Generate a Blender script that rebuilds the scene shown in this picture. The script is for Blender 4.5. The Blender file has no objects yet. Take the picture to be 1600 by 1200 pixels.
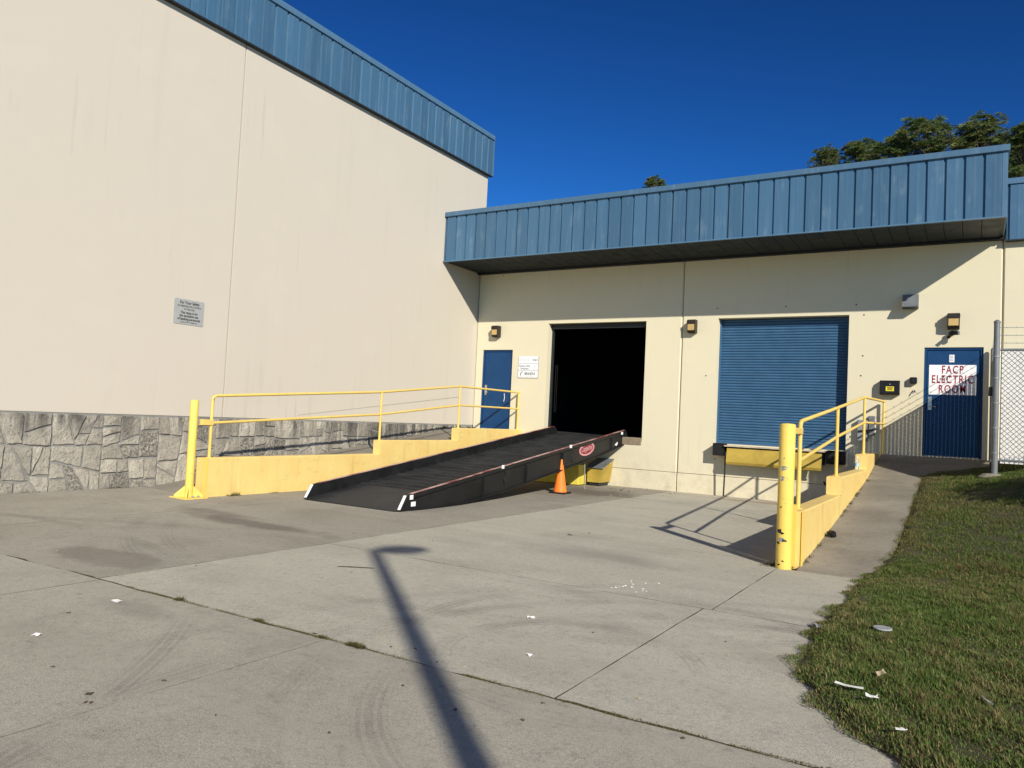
import bpy, math, random
import numpy as np
from mathutils import Vector, Matrix

# ------------------------------------------------------------------ camera, sky, sun, exposure
scene = bpy.context.scene
COL = scene.collection
YAW, PITCH, ROLL, FPX = -0.54538, 0.04464, 0.04830, 1188.83       # solved from the vanishing points
CAM = Vector((11.834, -17.485, 1.545))
fw = Vector((math.sin(YAW)*math.cos(PITCH), math.cos(YAW)*math.cos(PITCH), math.sin(PITCH)))
r0 = Vector((math.cos(YAW), -math.sin(YAW), 0)); u0 = r0.cross(fw)
cr = math.cos(ROLL)*r0 + math.sin(ROLL)*u0
cu = -math.sin(ROLL)*r0 + math.cos(ROLL)*u0
cd = bpy.data.cameras.new('camera'); co = bpy.data.objects.new('camera', cd); COL.objects.link(co)
cd.sensor_width = 36; cd.lens = FPX/1600*36; cd.clip_start = 0.05; cd.clip_end = 3000
co.matrix_world = Matrix(((cr.x, cu.x, -fw.x, CAM.x), (cr.y, cu.y, -fw.y, CAM.y), (cr.z, cu.z, -fw.z, CAM.z), (0, 0, 0, 1)))
scene.camera = co

EL, AZ = math.radians(27.4), math.radians(42.6)
SUN = Vector((-math.cos(EL)*math.cos(AZ), math.cos(EL)*math.sin(AZ), -math.sin(EL)))   # direction the light travels
world = bpy.data.worlds.new('World'); scene.world = world; world.use_nodes = True
wn = world.node_tree.nodes; wl = world.node_tree.links
bg = wn['Background']
sky = wn.new('ShaderNodeTexSky'); sky.sky_type = 'NISHITA'; sky.sun_disc = False
sky.sun_elevation = EL
sky.sun_rotation = math.atan2(-SUN.x, -SUN.y)
sky.altitude = 0; sky.air_density = 1.0; sky.dust_density = 0.1; sky.ozone_density = 5.0
scl = wn.new('ShaderNodeVectorMath'); scl.operation = 'SCALE'; scl.inputs['Scale'].default_value = 0.5
gam = wn.new('ShaderNodeGamma'); gam.inputs['Gamma'].default_value = 1.7      # a clear, deep winter-blue sky
wl.new(sky.outputs[0], scl.inputs[0]); wl.new(scl.outputs[0], gam.inputs[0]); 
tin = wn.new('ShaderNodeVectorMath'); tin.operation = 'MULTIPLY'; tin.inputs[1].default_value = (.38, .93, 1.18)
wl.new(gam.outputs[0], tin.inputs[0]); wl.new(tin.outputs[0], bg.inputs['Color'])
bg.inputs['Strength'].default_value = 0.062
ld = bpy.data.lights.new('sun', 'SUN'); ld.energy = 4.6; ld.angle = math.radians(0.53); ld.color = (1.0, 0.93, 0.80)
lo = bpy.data.objects.new('sun', ld); COL.objects.link(lo)
lo.location = (20, -30, 25); lo.rotation_euler = SUN.to_track_quat('-Z', 'Y').to_euler()
vs = scene.view_settings
vs.view_transform = 'Standard'; vs.look = 'None'; vs.exposure = 0.32; vs.gamma = 1.0
scene.cycles.max_bounces = 6

# ------------------------------------------------------------------ pixel -> ray helpers (1600 x 1200 photo)
def ray(px, py): return (px-800)/FPX*cr - (py-600)/FPX*cu + fw
def atY(px, py, v): d = ray(px, py); return CAM + d*((v-CAM.y)/d.y)
def atX(px, py, v): d = ray(px, py); return CAM + d*((v-CAM.x)/d.x)
def atZ(px, py, v): d = ray(px, py); return CAM + d*((v-CAM.z)/d.z)

def lerpt(t, pts):
    if t <= pts[0][0]: return pts[0][1]
    for (a, b), (c, d) in zip(pts, pts[1:]):
        if t <= c: return b+(d-b)*(t-a)/(c-a)
    return pts[-1][1]
def gz(x, y):
    return -0.006*max(-22.0, min(0.0, y)) + 0.02*max(0.0, 2.5-max(x, -1.0))
R_PROF = [(-8.75, 0.055), (-7.1, 0.20), (-5.46, 0.40), (-2.3, 0.78), (-1.2, 1.0), (-0.5, 1.14), (0, 1.17)]
L_PROF = [(-9.75, 0.08), (-5.6, 0.62), (-2.9, 0.96), (-1.4, 1.17), (0, 1.21)]
def rz(y): return lerpt(y, R_PROF)
def lz(y): return lerpt(y, L_PROF)
def onG(px, py, dz=0):
    z = 0.05
    for _ in range(12):
        p = atZ(px, py, z); z = gz(p.x, p.y)+dz
    return p

# ------------------------------------------------------------------ materials
MATS = {}
class NT:
    def __init__(s, name):
        s.m = bpy.data.materials.new(name); s.m.use_nodes = True
        s.t = s.m.node_tree; s.b = s.t.nodes['Principled BSDF']
        s.out = s.t.nodes['Material Output']; s.geo = None
    def n(s, typ, **kw):
        nd = s.t.nodes.new('ShaderNode'+typ)
        for k, v in kw.items():
            if hasattr(nd, k): setattr(nd, k, v)
        return nd
    def put(s, sock, v):
        if hasattr(v, 'is_output'): s.t.links.new(v, sock)
        elif isinstance(v, (tuple, list)) and len(v) == 3 and sock.type == 'RGBA': sock.default_value = (*v, 1)
        else: sock.default_value = v
    def pos(s):
        if not s.geo: s.geo = s.n('NewGeometry')
        return s.geo.outputs['Position']
    def rnd(s): return s.n('ObjectInfo').outputs['Random']
    def mapv(s, scale=(1, 1, 1), loc=(0, 0, 0), rot=(0, 0, 0), vec=None):
        m = s.n('Mapping'); s.put(m.inputs['Vector'], vec or s.pos())
        m.inputs['Scale'].default_value = scale; m.inputs['Location'].default_value = loc; m.inputs['Rotation'].default_value = rot
        return m.outputs[0]
    def noise(s, sc, det=4, rough=.55, vec=None, dist=0):
        n = s.n('TexNoise'); s.put(n.inputs['Vector'], vec or s.pos())
        n.inputs['Scale'].default_value = sc; n.inputs['Detail'].default_value = det
        n.inputs['Roughness'].default_value = rough; n.inputs['Distortion'].default_value = dist
        return n.outputs['Fac']
    def vor(s, sc, vec=None, feature='F1', out='Distance'):
        n = s.n('TexVoronoi'); n.feature = feature; s.put(n.inputs['Vector'], vec or s.pos()); n.inputs['Scale'].default_value = sc
        return n.outputs[out]
    def rng(s, v, a, b, c=0., d=1.):
        n = s.n('MapRange'); n.clamp = True
        for i, x in enumerate((v, a, b, c, d)): s.put(n.inputs[i], x)
        return n.outputs[0]
    def math(s, op, a, b=None, c=None):
        n = s.n('Math'); n.operation = op
        s.put(n.inputs[0], a)
        if b is not None: s.put(n.inputs[1], b)
        if c is not None: s.put(n.inputs[2], c)
        return n.outputs[0]
    def mix(s, f, a, b, blend='MIX'):
        n = s.n('Mix'); n.data_type = 'RGBA'; n.blend_type = blend
        s.put(n.inputs[0], f); s.put(n.inputs[6], a); s.put(n.inputs[7], b)
        return n.outputs[2]
    def xyz(s, vec=None):
        n = s.n('SeparateXYZ'); s.put(n.inputs[0], vec or s.pos()); return n.outputs
    def bump(s, h, st=.3, dist=.02, norm=None):
        n = s.n('Bump'); n.inputs['Strength'].default_value = st; n.inputs['Distance'].default_value = dist
        s.put(n.inputs['Height'], h)
        if norm is not None: s.put(n.inputs['Normal'], norm)
        s.t.links.new(n.outputs[0], s.b.inputs['Normal']); return n.outputs[0]
    def fin(s, col=None, rough=.7, metal=0., spec=.3):
        if col is not None: s.put(s.b.inputs['Base Color'], col)
        s.put(s.b.inputs['Roughness'], rough); s.put(s.b.inputs['Metallic'], metal); s.b.inputs['Specular IOR Level'].default_value = spec
        return s.m

def paint(name, col, rough=.5, metal=0., var=.15, spec=.3):
    if name in MATS: return MATS[name]
    t = NT(name)
    f = t.noise(3.5, 5, .6); g = t.noise(30, 3)
    c = t.mix(t.rng(f, .3, .75), tuple(x*(1-var) for x in col), tuple(min(1, x*(1+var)) for x in col))
    c = t.mix(t.rng(g, .55, .8, 0, .35), c, tuple(x*.6 for x in col))
    t.bump(g, .08, .005)
    MATS[name] = t.fin(c, t.rng(f, .2, .8, max(.1, rough-.1), min(1, rough+.15)), metal, spec)
    return MATS[name]

def m_stucco(name, base, warm):
    t = NT(name)
    big = t.noise(.35, 4, .5); mid = t.noise(1.6, 5, .6)
    strk = t.noise(1.0, 5, .6, t.mapv((2.6, 2.6, .22)))
    c = t.mix(t.rng(big, .3, .7), base, warm)
    c = t.mix(t.rng(strk, .58, .82, 0, .22), c, tuple(x*.74 for x in base))
    drip = t.noise(1.0, 4, .6, t.mapv((9.0, 9.0, .3)))
    c = t.mix(t.math('MULTIPLY', t.rng(drip, .58, .75, 0, .65), t.rng(t.noise(.5, 3), .52, .66)), c, tuple(x*.62 for x in base))
    c = t.mix(t.rng(t.noise(.9, 2, .4, t.mapv((1, 1, 1.3))), .60, .63, 0, .10), c, tuple(min(1, x*1.12) for x in base))
    c = t.mix(t.rng(mid, .62, .82, 0, .25), c, tuple(x*.8 for x in warm))
    z = t.xyz()[2]
    low = t.math('MULTIPLY', t.rng(z, 1.0, .1, 0, 1), t.rng(t.noise(4, 6, .7), .45, .68))
    c = t.mix(t.math('MULTIPLY', low, .35), c, (.30, .25, .18))
    chip = t.rng(t.noise(9, 4, .6, t.mapv((1, 1, 1.6))), .73, .75)
    c = t.mix(t.math('MULTIPLY', chip, .45), c, (.42, .37, .3))
    h = t.math('ADD', t.noise(60, 4, .6), t.math('MULTIPLY', t.noise(2.2, 3), 2.0))
    t.bump(h, .22, .008)
    return t.fin(c, .85, 0, .15)
STUC_L = m_stucco('stucco_grey_cream', (.55, .505, .42), (.56, .505, .43))
STUC_D = m_stucco('stucco_warm_cream', (.665, .61, .445), (.64, .59, .435))

def m_bluepanel(name, base):
    t = NT(name)
    r = t.rnd()
    c = t.mix(r, tuple(x*.9 for x in base), tuple(x*1.12 for x in base))
    strk = t.noise(1., 5, .65, t.mapv((9, 9, .7)))
    c = t.mix(t.rng(strk, .5, .75, 0, .30), c, (.15, .25, .34))
    pat = t.math('MULTIPLY', t.rng(t.noise(2.3, 4, .6, t.mapv((1.6, 1.6, .8))), .58, .74), t.rng(strk, .4, .7))
    c = t.mix(t.math('MULTIPLY', pat, .32), c, (.30, .38, .42))
    t.bump(t.noise(3, 2, .5, t.mapv((1, 1, .4))), .12, .02)
    return t.fin(c, .42, .0, .4)
BLUE = m_bluepanel('blue_panel_paint', (.052, .125, .213))
BLUE_T = m_bluepanel('blue_trim_paint', (.072, .152, .245))
DOORBLUE = paint('door_blue', (.006, .047, .14), .45, 0, .12)
SHUT = paint('shutter_blue', (.043, .115, .217), .45, 0, .1)
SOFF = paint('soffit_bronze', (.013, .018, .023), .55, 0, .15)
DARK = paint('dark_flashing', (.02, .024, .028), .5, 0, .2)
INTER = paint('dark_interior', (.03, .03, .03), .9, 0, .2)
WHITE = paint('white_paint', (.78, .78, .76), .5, 0, .05)
SIGNW = paint('sign_white', (.82, .83, .84), .4, 0, .03)
ALU = paint('sign_silver', (.36, .37, .36), .5, 0, .06)
INK = paint('sign_black', (.015, .015, .018), .6)
INKG = paint('sign_grey', (.28, .29, .30), .6)
REDINK = paint('sign_dark_red', (.27, .012, .035), .6)
PINK = paint('logo_pink', (.62, .30, .32), .5)
REDP = paint('logo_red', (.22, .03, .04), .5)
RUBBER = paint('black_rubber', (.012, .012, .013), .75, 0, .3)
BLACKP = paint('black_plastic', (.013, .013, .015), .35, 0, .1)
BRONZE = paint('bronze_metal', (.035, .028, .022), .45, .2)
GALV = paint('galvanised_steel', (.19, .205, .22), .55, .3, .15)
GALVD = paint('dull_steel', (.30, .32, .34), .5, .3, .15)
SLATW = paint('slat_white', (.74, .73, .71), .55, 0, .05)
SLATY = paint('label_yellow', (.80, .66, .06), .5)
LENS = paint('amber_lens', (.52, .36, .14), .25, 0, .12, .5)
BARK = paint('pine_bark', (.12, .085, .06), .95, 0, .3)
CHROME = paint('satin_steel', (.55, .54, .5), .3, .8, .05)
YDARK = paint('leveler_yellow', (.42, .30, .055), .55, 0, .2)

def m_yellow(name, base, wear):
    t = NT(name)
    f = t.noise(1.8, 5, .6)
    c = t.mix(t.rng(f, .3, .72), base, tuple(x*y for x, y in zip(base, (.96, .86, .75))))
    strk = t.noise(1, 5, .65, t.mapv((6, 6, .5)))
    c = t.mix(t.rng(strk, .55, .75, 0, .5), c, (.45, .33, .12))
    c = t.mix(t.math('MULTIPLY', t.rng(t.noise(1., 5, .7, t.mapv((3, 1.2, 9))), .6, .75), .35), c, (.20, .16, .10))
    grime = t.rng(t.noise(7, 6, .7), .56, .75, 0, .3)
    c = t.mix(grime, c, (.36, .28, .14))
    ch = t.noise(13, 5, .62, t.mapv((1, 1, .8)))
    chip = t.rng(ch, wear, wear+.02)
    c = t.mix(chip, c, t.mix(t.noise(40, 3), (.10, .085, .07), (.30, .27, .24)))
    t.bump(t.math('SUBTRACT', t.noise(45, 4), t.math('MULTIPLY', chip, 2.)), .25, .006)
    return t.fin(c, t.rng(f, .2, .8, .5, .75), 0, .25)
YEL = m_yellow('yellow_wall_paint', (.775, .60, .225), .72)
YPIPE = m_yellow('yellow_pipe_paint', (.76, .57, .16), .76)
YBOL = m_yellow('yellow_bollard_paint', (.80, .61, .14), .70)

def m_concrete(name, base, brown, marks=True, dark=0.):
    t = NT(name)
    p = t.pos(); X = t.xyz()
    big = t.noise(.28, 5, .55); mid = t.noise(1.1, 6, .62, dist=.4); fine = t.noise(55, 4, .65); grit = t.noise(190, 2, .5)
    c = t.mix(t.rng(big, .32, .68), base, brown)
    c = t.mix(t.rng(mid, .48, .74, 0, .5), c, tuple(x*.6 for x in brown))
    c = t.mix(t.rng(t.noise(.8, 5, .6, t.mapv((.5, 2.2, 1), rot=(0, 0, .5))), .50, .72, 0, .42), c, tuple(x*1.18 for x in base))
    c = t.mix(t.rng(fine, .42, .72, 0, .42), c, tuple(x*.5 for x in base))
    sp = t.noise(17, 5, .7)
    c = t.mix(t.rng(sp, .53, .70, 0, .5), c, tuple(x*.52 for x in brown))
    c = t.mix(t.rng(sp, .44, .30, 0, .25), c, tuple(x*1.2 for x in base))
    c = t.mix(t.rng(grit, .56, .70, 0, .55), c, tuple(min(.8, x*1.55) for x in base))
    c = t.mix(t.rng(grit, .44, .30, 0, .65), c, tuple(x*.35 for x in base))
    c = t.mix(t.math('MULTIPLY', t.rng(t.vor(1.3, feature='F1'), .03, .02), .75), c, (.03, .028, .026))       # gum and oil spots
    c = t.mix(t.rng(t.noise(2.7, 3, .5), .74, .78, 0, .5), c, (.10, .085, .07))
    if marks:
        def blob(x, y, rx, ry, rot, col, amt, edge=.35):
            nonlocal c
            v = t.mapv((1, 1, 0), (-x, -y, 0))
            v2 = t.mapv((1/rx, 1/ry, 0), (0, 0, 0), (0, 0, rot), v)
            L = t.n('VectorMath'); L.operation = 'LENGTH'; t.put(L.inputs[0], v2)
            d = t.math('ADD', L.outputs['Value'], t.math('MULTIPLY_ADD', t.noise(2.5, 5, .65), 1.3, -.65))
            c = t.mix(t.math('MULTIPLY', t.rng(d, 1, 1-edge), amt), c, col)
        def arc(x, y, rad, w, amt, a0=-9, a1=9):
            nonlocal c
            v = t.mapv((1, 1, 0), (-x, -y, 0))
            L = t.n('VectorMath'); L.operation = 'LENGTH'; t.put(L.inputs[0], v)
            d = t.math('ABSOLUTE', t.math('SUBTRACT', L.outputs['Value'], rad))
            m = t.math('MULTIPLY', t.rng(d, w, w*.75), t.rng(t.noise(.7, 3), .40, .62))
            tread = t.rng(t.math('SINE', t.math('MULTIPLY', d, 150)), -.3, .3, .25, 1)
            c = t.mix(t.math('MULTIPLY', t.math('MULTIPLY', m, tread), amt), c, (.10, .095, .09))
        blob(4.1, -10.9, 1.7, .28, .12, (.10, .075, .07), .55, .6)
        blob(3.0, -10.6, .9, .22, .3, (.15, .125, .11), .5, .6)
        blob(5.0, -13.3, .75, .33, -.2, (.17, .145, .12), .5, .3)
        blob(6.9, -14.2, .5, .18, .0, (.2, .18, .15), .35, .4)
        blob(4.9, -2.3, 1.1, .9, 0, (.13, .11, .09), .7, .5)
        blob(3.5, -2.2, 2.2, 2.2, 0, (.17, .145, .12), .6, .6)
        blob(8.3, -.75, 1.9, .33, 0, (.30, .17, .10), .55, .7)
        blob(5.2, -16.6, 1.6, .8, .5, (.22, .2, .17), .3, .8)
        blob(8.2, -9.6, 1.3, .5, .4, (.21, .195, .18), .4, .7)
        arc(10.82, -13.38, 1.9, .10, .38); arc(10.82, -13.38, 2.35, .09, .25); arc(9.71, -13.14, .785, .08, .4); arc(9.9, -12.6, 1.5, .08, .3); arc(3.2, -18.5, 6.0, .10, .3)
        arc(6.6, -18.6, 7.5, .12, .22); arc(12.5, -14.5, 4.3, .10, .22); arc(12.5, -14.5, 4.9, .1, .2)
        arc(7.0, -8.0, 5.4, .10, .22); arc(7.0, -8.0, 5.0, .1, .2)
    if dark: c = t.mix(t.math('MULTIPLY', t.rng(t.noise(.9, 6, .7), .35, .65), dark), c, (.10, .09, .075))
    h = t.math('ADD', t.math('MULTIPLY', fine, .6), t.math('ADD', grit, t.math('MULTIPLY', mid, 1.5)))
    t.bump(h, .55, .007)
    return t.fin(c, .9, 0, .15)
CONC = m_concrete('concrete_grey', (.51, .485, .405), (.455, .43, .355))
CONCM = m_concrete('concrete_mid', (.445, .42, .35), (.385, .36, .295))
CONCB = m_concrete('concrete_brown', (.385, .358, .298), (.325, .298, .245))
CONCW = m_concrete('concrete_walk', (.355, .328, .275), (.27, .245, .20), False, .42)
JOINT = paint('joint_dirt', (.055, .048, .036), .95, 0, .4)
SOIL = paint('soil', (.07, .058, .036), .95, 0, .4)
ASPH = paint('worn_paving', (.30, .27, .215), .9, 0, .2)

def m_stone():
    t = NT('rough_limestone')
    r = t.rnd()
    c = t.mix(r, (.40, .365, .305), (.62, .57, .475))
    n1 = t.noise(6, 6, .7); n2 = t.noise(28, 5, .7); n3 = t.noise(.9, 4, .6)
    c = t.mix(t.rng(n1, .45, .68, 0, .55), c, (.22, .20, .175))
    r2 = t.math('FRACT', t.math('MULTIPLY', r, 17.3))
    c = t.mix(t.math('MULTIPLY', t.rng(r2, .80, .98), t.rng(n2, .35, .6)), c, (.12, .11, .10))
    c = t.mix(t.rng(n2, .54, .70, 0, .8), c, (.12, .11, .10))
    z = t.xyz()[2]
    strk = t.noise(1., 5, .65, t.mapv((1, 5, .55)))
    st = t.math('MULTIPLY', t.rng(strk, .44, .62), t.rng(t.math('ADD', z, t.math('MULTIPLY', n3, .9)), 1.25, 1.75))
    c = t.mix(t.math('MULTIPLY', st, .85), c, (.075, .07, .066))
    c = t.mix(t.math('MULTIPLY', t.rng(t.xyz()[1], -9.0, -4.0), t.rng(strk, .40, .62, 0, .8)), c, (.085, .08, .075))
    n4 = t.noise(75, 4, .7)
    t.bump(t.math('ADD', t.math('MULTIPLY', n1, .35), t.math('ADD', n2, t.math('MULTIPLY', n4, .6))), 1.0, .03)
    return t.fin(c, .92, 0, .15)
STONE = m_stone()
MORTAR = paint('mortar', (.24, .235, .22), .95, 0, .25)

def m_ramp(name, base, rough):
    t = NT(name)
    f = t.noise(2.2, 6, .65); g = t.noise(14, 5, .7)
    c = t.mix(t.rng(f, .35, .7), base, tuple(x*1.8+.004 for x in base))
    c = t.mix(t.rng(g, .62, .74, 0, .45), c, (.045, .04, .035))
    c = t.mix(t.rng(t.noise(5, 6, .7, t.mapv((1, .3, 1))), .68, .72, 0, .5), c, (.09, .088, .085))
    t.bump(g, .15, .006)
    return t.fin(c, t.rng(f, .3, .7, rough-.1, rough+.18), 0, .22)
RAMPB = m_ramp('ramp_black_paint', (.0085, .0088, .0092), .45)
RAMPD = m_ramp('ramp_deck_steel', (.02, .0205, .021), .55)
def m_redstripe():
    t = NT('worn_red_stripe')
    f = t.noise(1., 5, .7, t.mapv((3, .8, 3)))
    c = t.mix(t.rng(f, .44, .56), (.20, .028, .03), (.52, .33, .29))
    return t.fin(c, .45, 0, .4)
REDST = m_redstripe()
ORANGE = paint('cone_orange', (.86, .20, .025), .5, 0, .12)

def m_leaf(name, attr='tint', trans=.25):
    t = NT(name)
    a = t.n('Attribute'); a.attribute_name = attr
    t.fin(a.outputs['Color'], .65, 0, .15)
    tr = t.n('BsdfTranslucent'); t.put(tr.inputs[0], a.outputs['Color'])
    mx = t.n('MixShader'); mx.inputs[0].default_value = trans
    t.t.links.new(t.b.outputs[0], mx.inputs[1]); t.t.links.new(tr.outputs[0], mx.inputs[2]); t.t.links.new(mx.outputs[0], t.out.inputs[0])
    return t.m
LEAF = m_leaf('leaf_tinted')

def m_clear():
    t = NT('clear_plastic'); t.fin((.85, .93, .97), .08, 0, .5); t.b.inputs['Transmission Weight'].default_value = .8; t.b.inputs['IOR'].default_value = 1.2
    return t.m
CLEAR = m_clear()

# ------------------------------------------------------------------ mesh building
ORG = {}
def tag(o, label=None, cat=None, group=None, kind=None):
    if label: o['label'] = label
    if cat: o['category'] = cat
    if group: o['group'] = group
    if kind: o['kind'] = kind
    return o
def thing(name, loc, label, cat, group=None):
    o = bpy.data.objects.new(name, None); COL.objects.link(o); o.location = loc; o.empty_display_size = .2
    ORG[o] = Vector(loc); return tag(o, label, cat, group)
class MB:
    def __init__(s): s.v = []; s.f = []; s.mi = []; s.cm = 0
    def add(s, vs, fs):
        b = len(s.v); s.v += [tuple(p) for p in vs]
        for f in fs: s.f.append([b+i for i in f]); s.mi.append(s.cm)
        return s
    def box(s, x0, x1, y0, y1, z0, z1, ch=0.):
        if ch <= 0:
            return s.add([(x, y, z) for z in (z0, z1) for y in (y0, y1) for x in (x0, x1)],
                     [(0, 2, 3, 1), (4, 5, 7, 6), (0, 1, 5, 4), (2, 6, 7, 3), (0, 4, 6, 2), (1, 3, 7, 5)])
        c = ch; v = []; idx = {}
        X = (x0, x1); Y = (y0, y1); Z = (z0, z1)
        for i in (0, 1):
            for j in (0, 1):
                for k in (0, 1):
                    for a in range(3):
                        p = [X[i], Y[j], Z[k]]
                        for b in range(3):
                            if b != a: p[b] += c if (i, j, k)[b] == 0 else -c
                        idx[(i, j, k, a)] = len(v); v.append(tuple(p))
        F = []
        g = lambda i, j, k, a: idx[(i, j, k, a)]
        for a in range(3):
            o = [b for b in range(3) if b != a]
            for sd in (0, 1):
                q = []
                for (m, n) in ((0, 0), (1, 0), (1, 1), (0, 1)):
                    t = [0, 0, 0]; t[a] = sd; t[o[0]] = m; t[o[1]] = n
                    q.append(g(*t, a))
                flip = (sd == 0) != (a == 1)
                F.append(q[::-1] if flip else q)
        for a in range(3):
            o = [b for b in range(3) if b != a]
            for m in (0, 1):
                for n in (0, 1):
                    t0 = [0, 0, 0]; t0[o[0]] = m; t0[o[1]] = n; t1 = list(t0); t1[a] = 1
                    F.append([g(*t0, o[0]), g(*t1, o[0]), g(*t1, o[1]), g(*t0, o[1])])
        for i in (0, 1):
            for j in (0, 1):
                for k in (0, 1): F.append([g(i, j, k, 0), g(i, j, k, 1), g(i, j, k, 2)])
        return s.add(v, F)
    def tube(s, pts, r, n=10, cap=True):
        pts = [Vector(p) for p in pts]; rs = r if isinstance(r, (list, tuple)) else [r]*len(pts)
        rings = []; prev = None
        for i, p in enumerate(pts):
            if i == 0: d = (pts[1]-p).normalized()
            elif i == len(pts)-1: d = (p-pts[i-1]).normalized()
            else: d = ((pts[i+1]-p).normalized()+(p-pts[i-1]).normalized()).normalized()
            if prev is None:
                a = Vector((0, 0, 1)) if abs(d.z) < .9 else Vector((1, 0, 0))
                u = d.cross(a).normalized()
            else: u = (prev-d*prev.dot(d)).normalized()
            prev = u; w = d.cross(u)
            rings.append([p+(u*math.cos(2*math.pi*k/n)+w*math.sin(2*math.pi*k/n))*rs[i] for k in range(n)])
        v = [q for rg in rings for q in rg]; f = []
        for i in range(len(rings)-1):
            for k in range(n): f.append((i*n+k, i*n+(k+1) % n, (i+1)*n+(k+1) % n, (i+1)*n+k))
        if cap: f.append(tuple(range(n))[::-1]); f.append(tuple((len(rings)-1)*n+k for k in range(n)))
        return s.add(v, f)
    def lathe(s, c, prof, n=20):
        v = [(c[0]+r*math.cos(2*math.pi*k/n), c[1]+r*math.sin(2*math.pi*k/n), c[2]+z) for r, z in prof for k in range(n)]
        f = [(i*n+k, i*n+(k+1) % n, (i+1)*n+(k+1) % n, (i+1)*n+k) for i in range(len(prof)-1) for k in range(n)]
        f.append(tuple(range(n))[::-1]); f.append(tuple((len(prof)-1)*n+k for k in range(n)))
        return s.add(v, f)
    def ext(s, poly, d):
        """extrude a 3-D polygon by vector d"""
        n = len(poly); P = [Vector(p) for p in poly]; d = Vector(d)
        return s.add(P+[p+d for p in P], [tuple(range(n))[::-1], tuple(range(n, 2*n))]+[(i, (i+1) % n, n+(i+1) % n, n+i) for i in range(n)])
    def strip(s, rows):
        """grid of points"""
        n = len(rows[0]); v = [p for r in rows for p in r]
        return s.add(v, [(i*n+j, i*n+j+1, (i+1)*n+j+1, (i+1)*n+j) for i in range(len(rows)-1) for j in range(n-1)])
    def build(s, name, mat, parent=None, smooth=False, org=None, fix=True):
        o0 = ORG[parent] if parent is not None else Vector(org or (0, 0, 0))
        me = bpy.data.meshes.new(name)
        me.from_pydata([(p[0]-o0.x, p[1]-o0.y, p[2]-o0.z) for p in s.v], [], s.f)
        mats = mat if isinstance(mat, list) else [mat]
        for m in mats: me.materials.append(m)
        if len(mats) > 1: me.polygons.foreach_set('material_index', s.mi)
        if fix:
            import bmesh
            bm = bmesh.new(); bm.from_mesh(me); bmesh.ops.recalc_face_normals(bm, faces=bm.faces); bm.to_mesh(me); bm.free()
        if smooth:
            me.polygons.foreach_set('use_smooth', [True]*len(me.polygons))
            try: me.set_sharp_from_angle(angle=math.radians(40))
            except Exception: pass
        me.update()
        o = bpy.data.objects.new(name, me); COL.objects.link(o)
        if parent is not None: o.parent = parent
        else: o.location = o0
        ORG[o] = o0
        return o
def share(src, name, parent, off):
    o = bpy.data.objects.new(name, src.data); COL.objects.link(o); o.parent = parent
    o.location = src.location + Vector(off); ORG[o] = ORG[parent]; return o
def text_mesh(txt, size, name, mat, parent, origin, right, up, align='CENTER', bold=0., sx=1., space=1.):
    cv = bpy.data.curves.new('t', 'FONT'); cv.body = txt; cv.size = size; cv.align_x = align; cv.align_y = 'CENTER'
    cv.offset = bold; cv.space_character = space; cv.resolution_u = 3
    ob = bpy.data.objects.new('t', cv); COL.objects.link(ob)
    dg = bpy.context.evaluated_depsgraph_get(); me = bpy.data.meshes.new_from_object(ob.evaluated_get(dg))
    bpy.data.objects.remove(ob); bpy.data.curves.remove(cv)
    o0 = ORG[parent]; right = Vector(right); up = Vector(up); origin = Vector(origin)
    for v in me.vertices: v.co = origin + right*v.co.x*sx + up*v.co.y - o0
    me.materials.clear(); me.materials.append(mat); me.name = name
    o = bpy.data.objects.new(name, me); COL.objects.link(o); o.parent = parent; ORG[o] = o0
    return o
def tinted(name, V, F, cols, mat, parent=None, org=None):
    """big triangle soup from numpy, colour per face"""
    o0 = ORG[parent] if parent is not None else Vector(org or (0, 0, 0))
    me = bpy.data.meshes.new(name); V = V - np.array(o0)
    nv, nf = len(V), len(F)
    me.vertices.add(nv); me.vertices.foreach_set('co', V.astype(np.float32).ravel())
    me.loops.add(nf*3); me.loops.foreach_set('vertex_index', F.astype(np.int32).ravel())
    me.polygons.add(nf); me.polygons.foreach_set('loop_start', np.arange(0, nf*3, 3, dtype=np.int32))
    at = me.color_attributes.new('tint', 'FLOAT_COLOR', 'CORNER')
    c4 = np.ones((nf, 3, 4), np.float32); c4[:, :, :3] = cols[:, None, :]; at.data.foreach_set('color', c4.ravel())
    me.materials.append(mat); me.update(calc_edges=True); me.validate()
    o = bpy.data.objects.new(name, me); COL.objects.link(o)
    if parent is not None: o.parent = parent
    else: o.location = o0
    ORG[o] = o0
    return o
rnd = random.Random(7)

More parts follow.
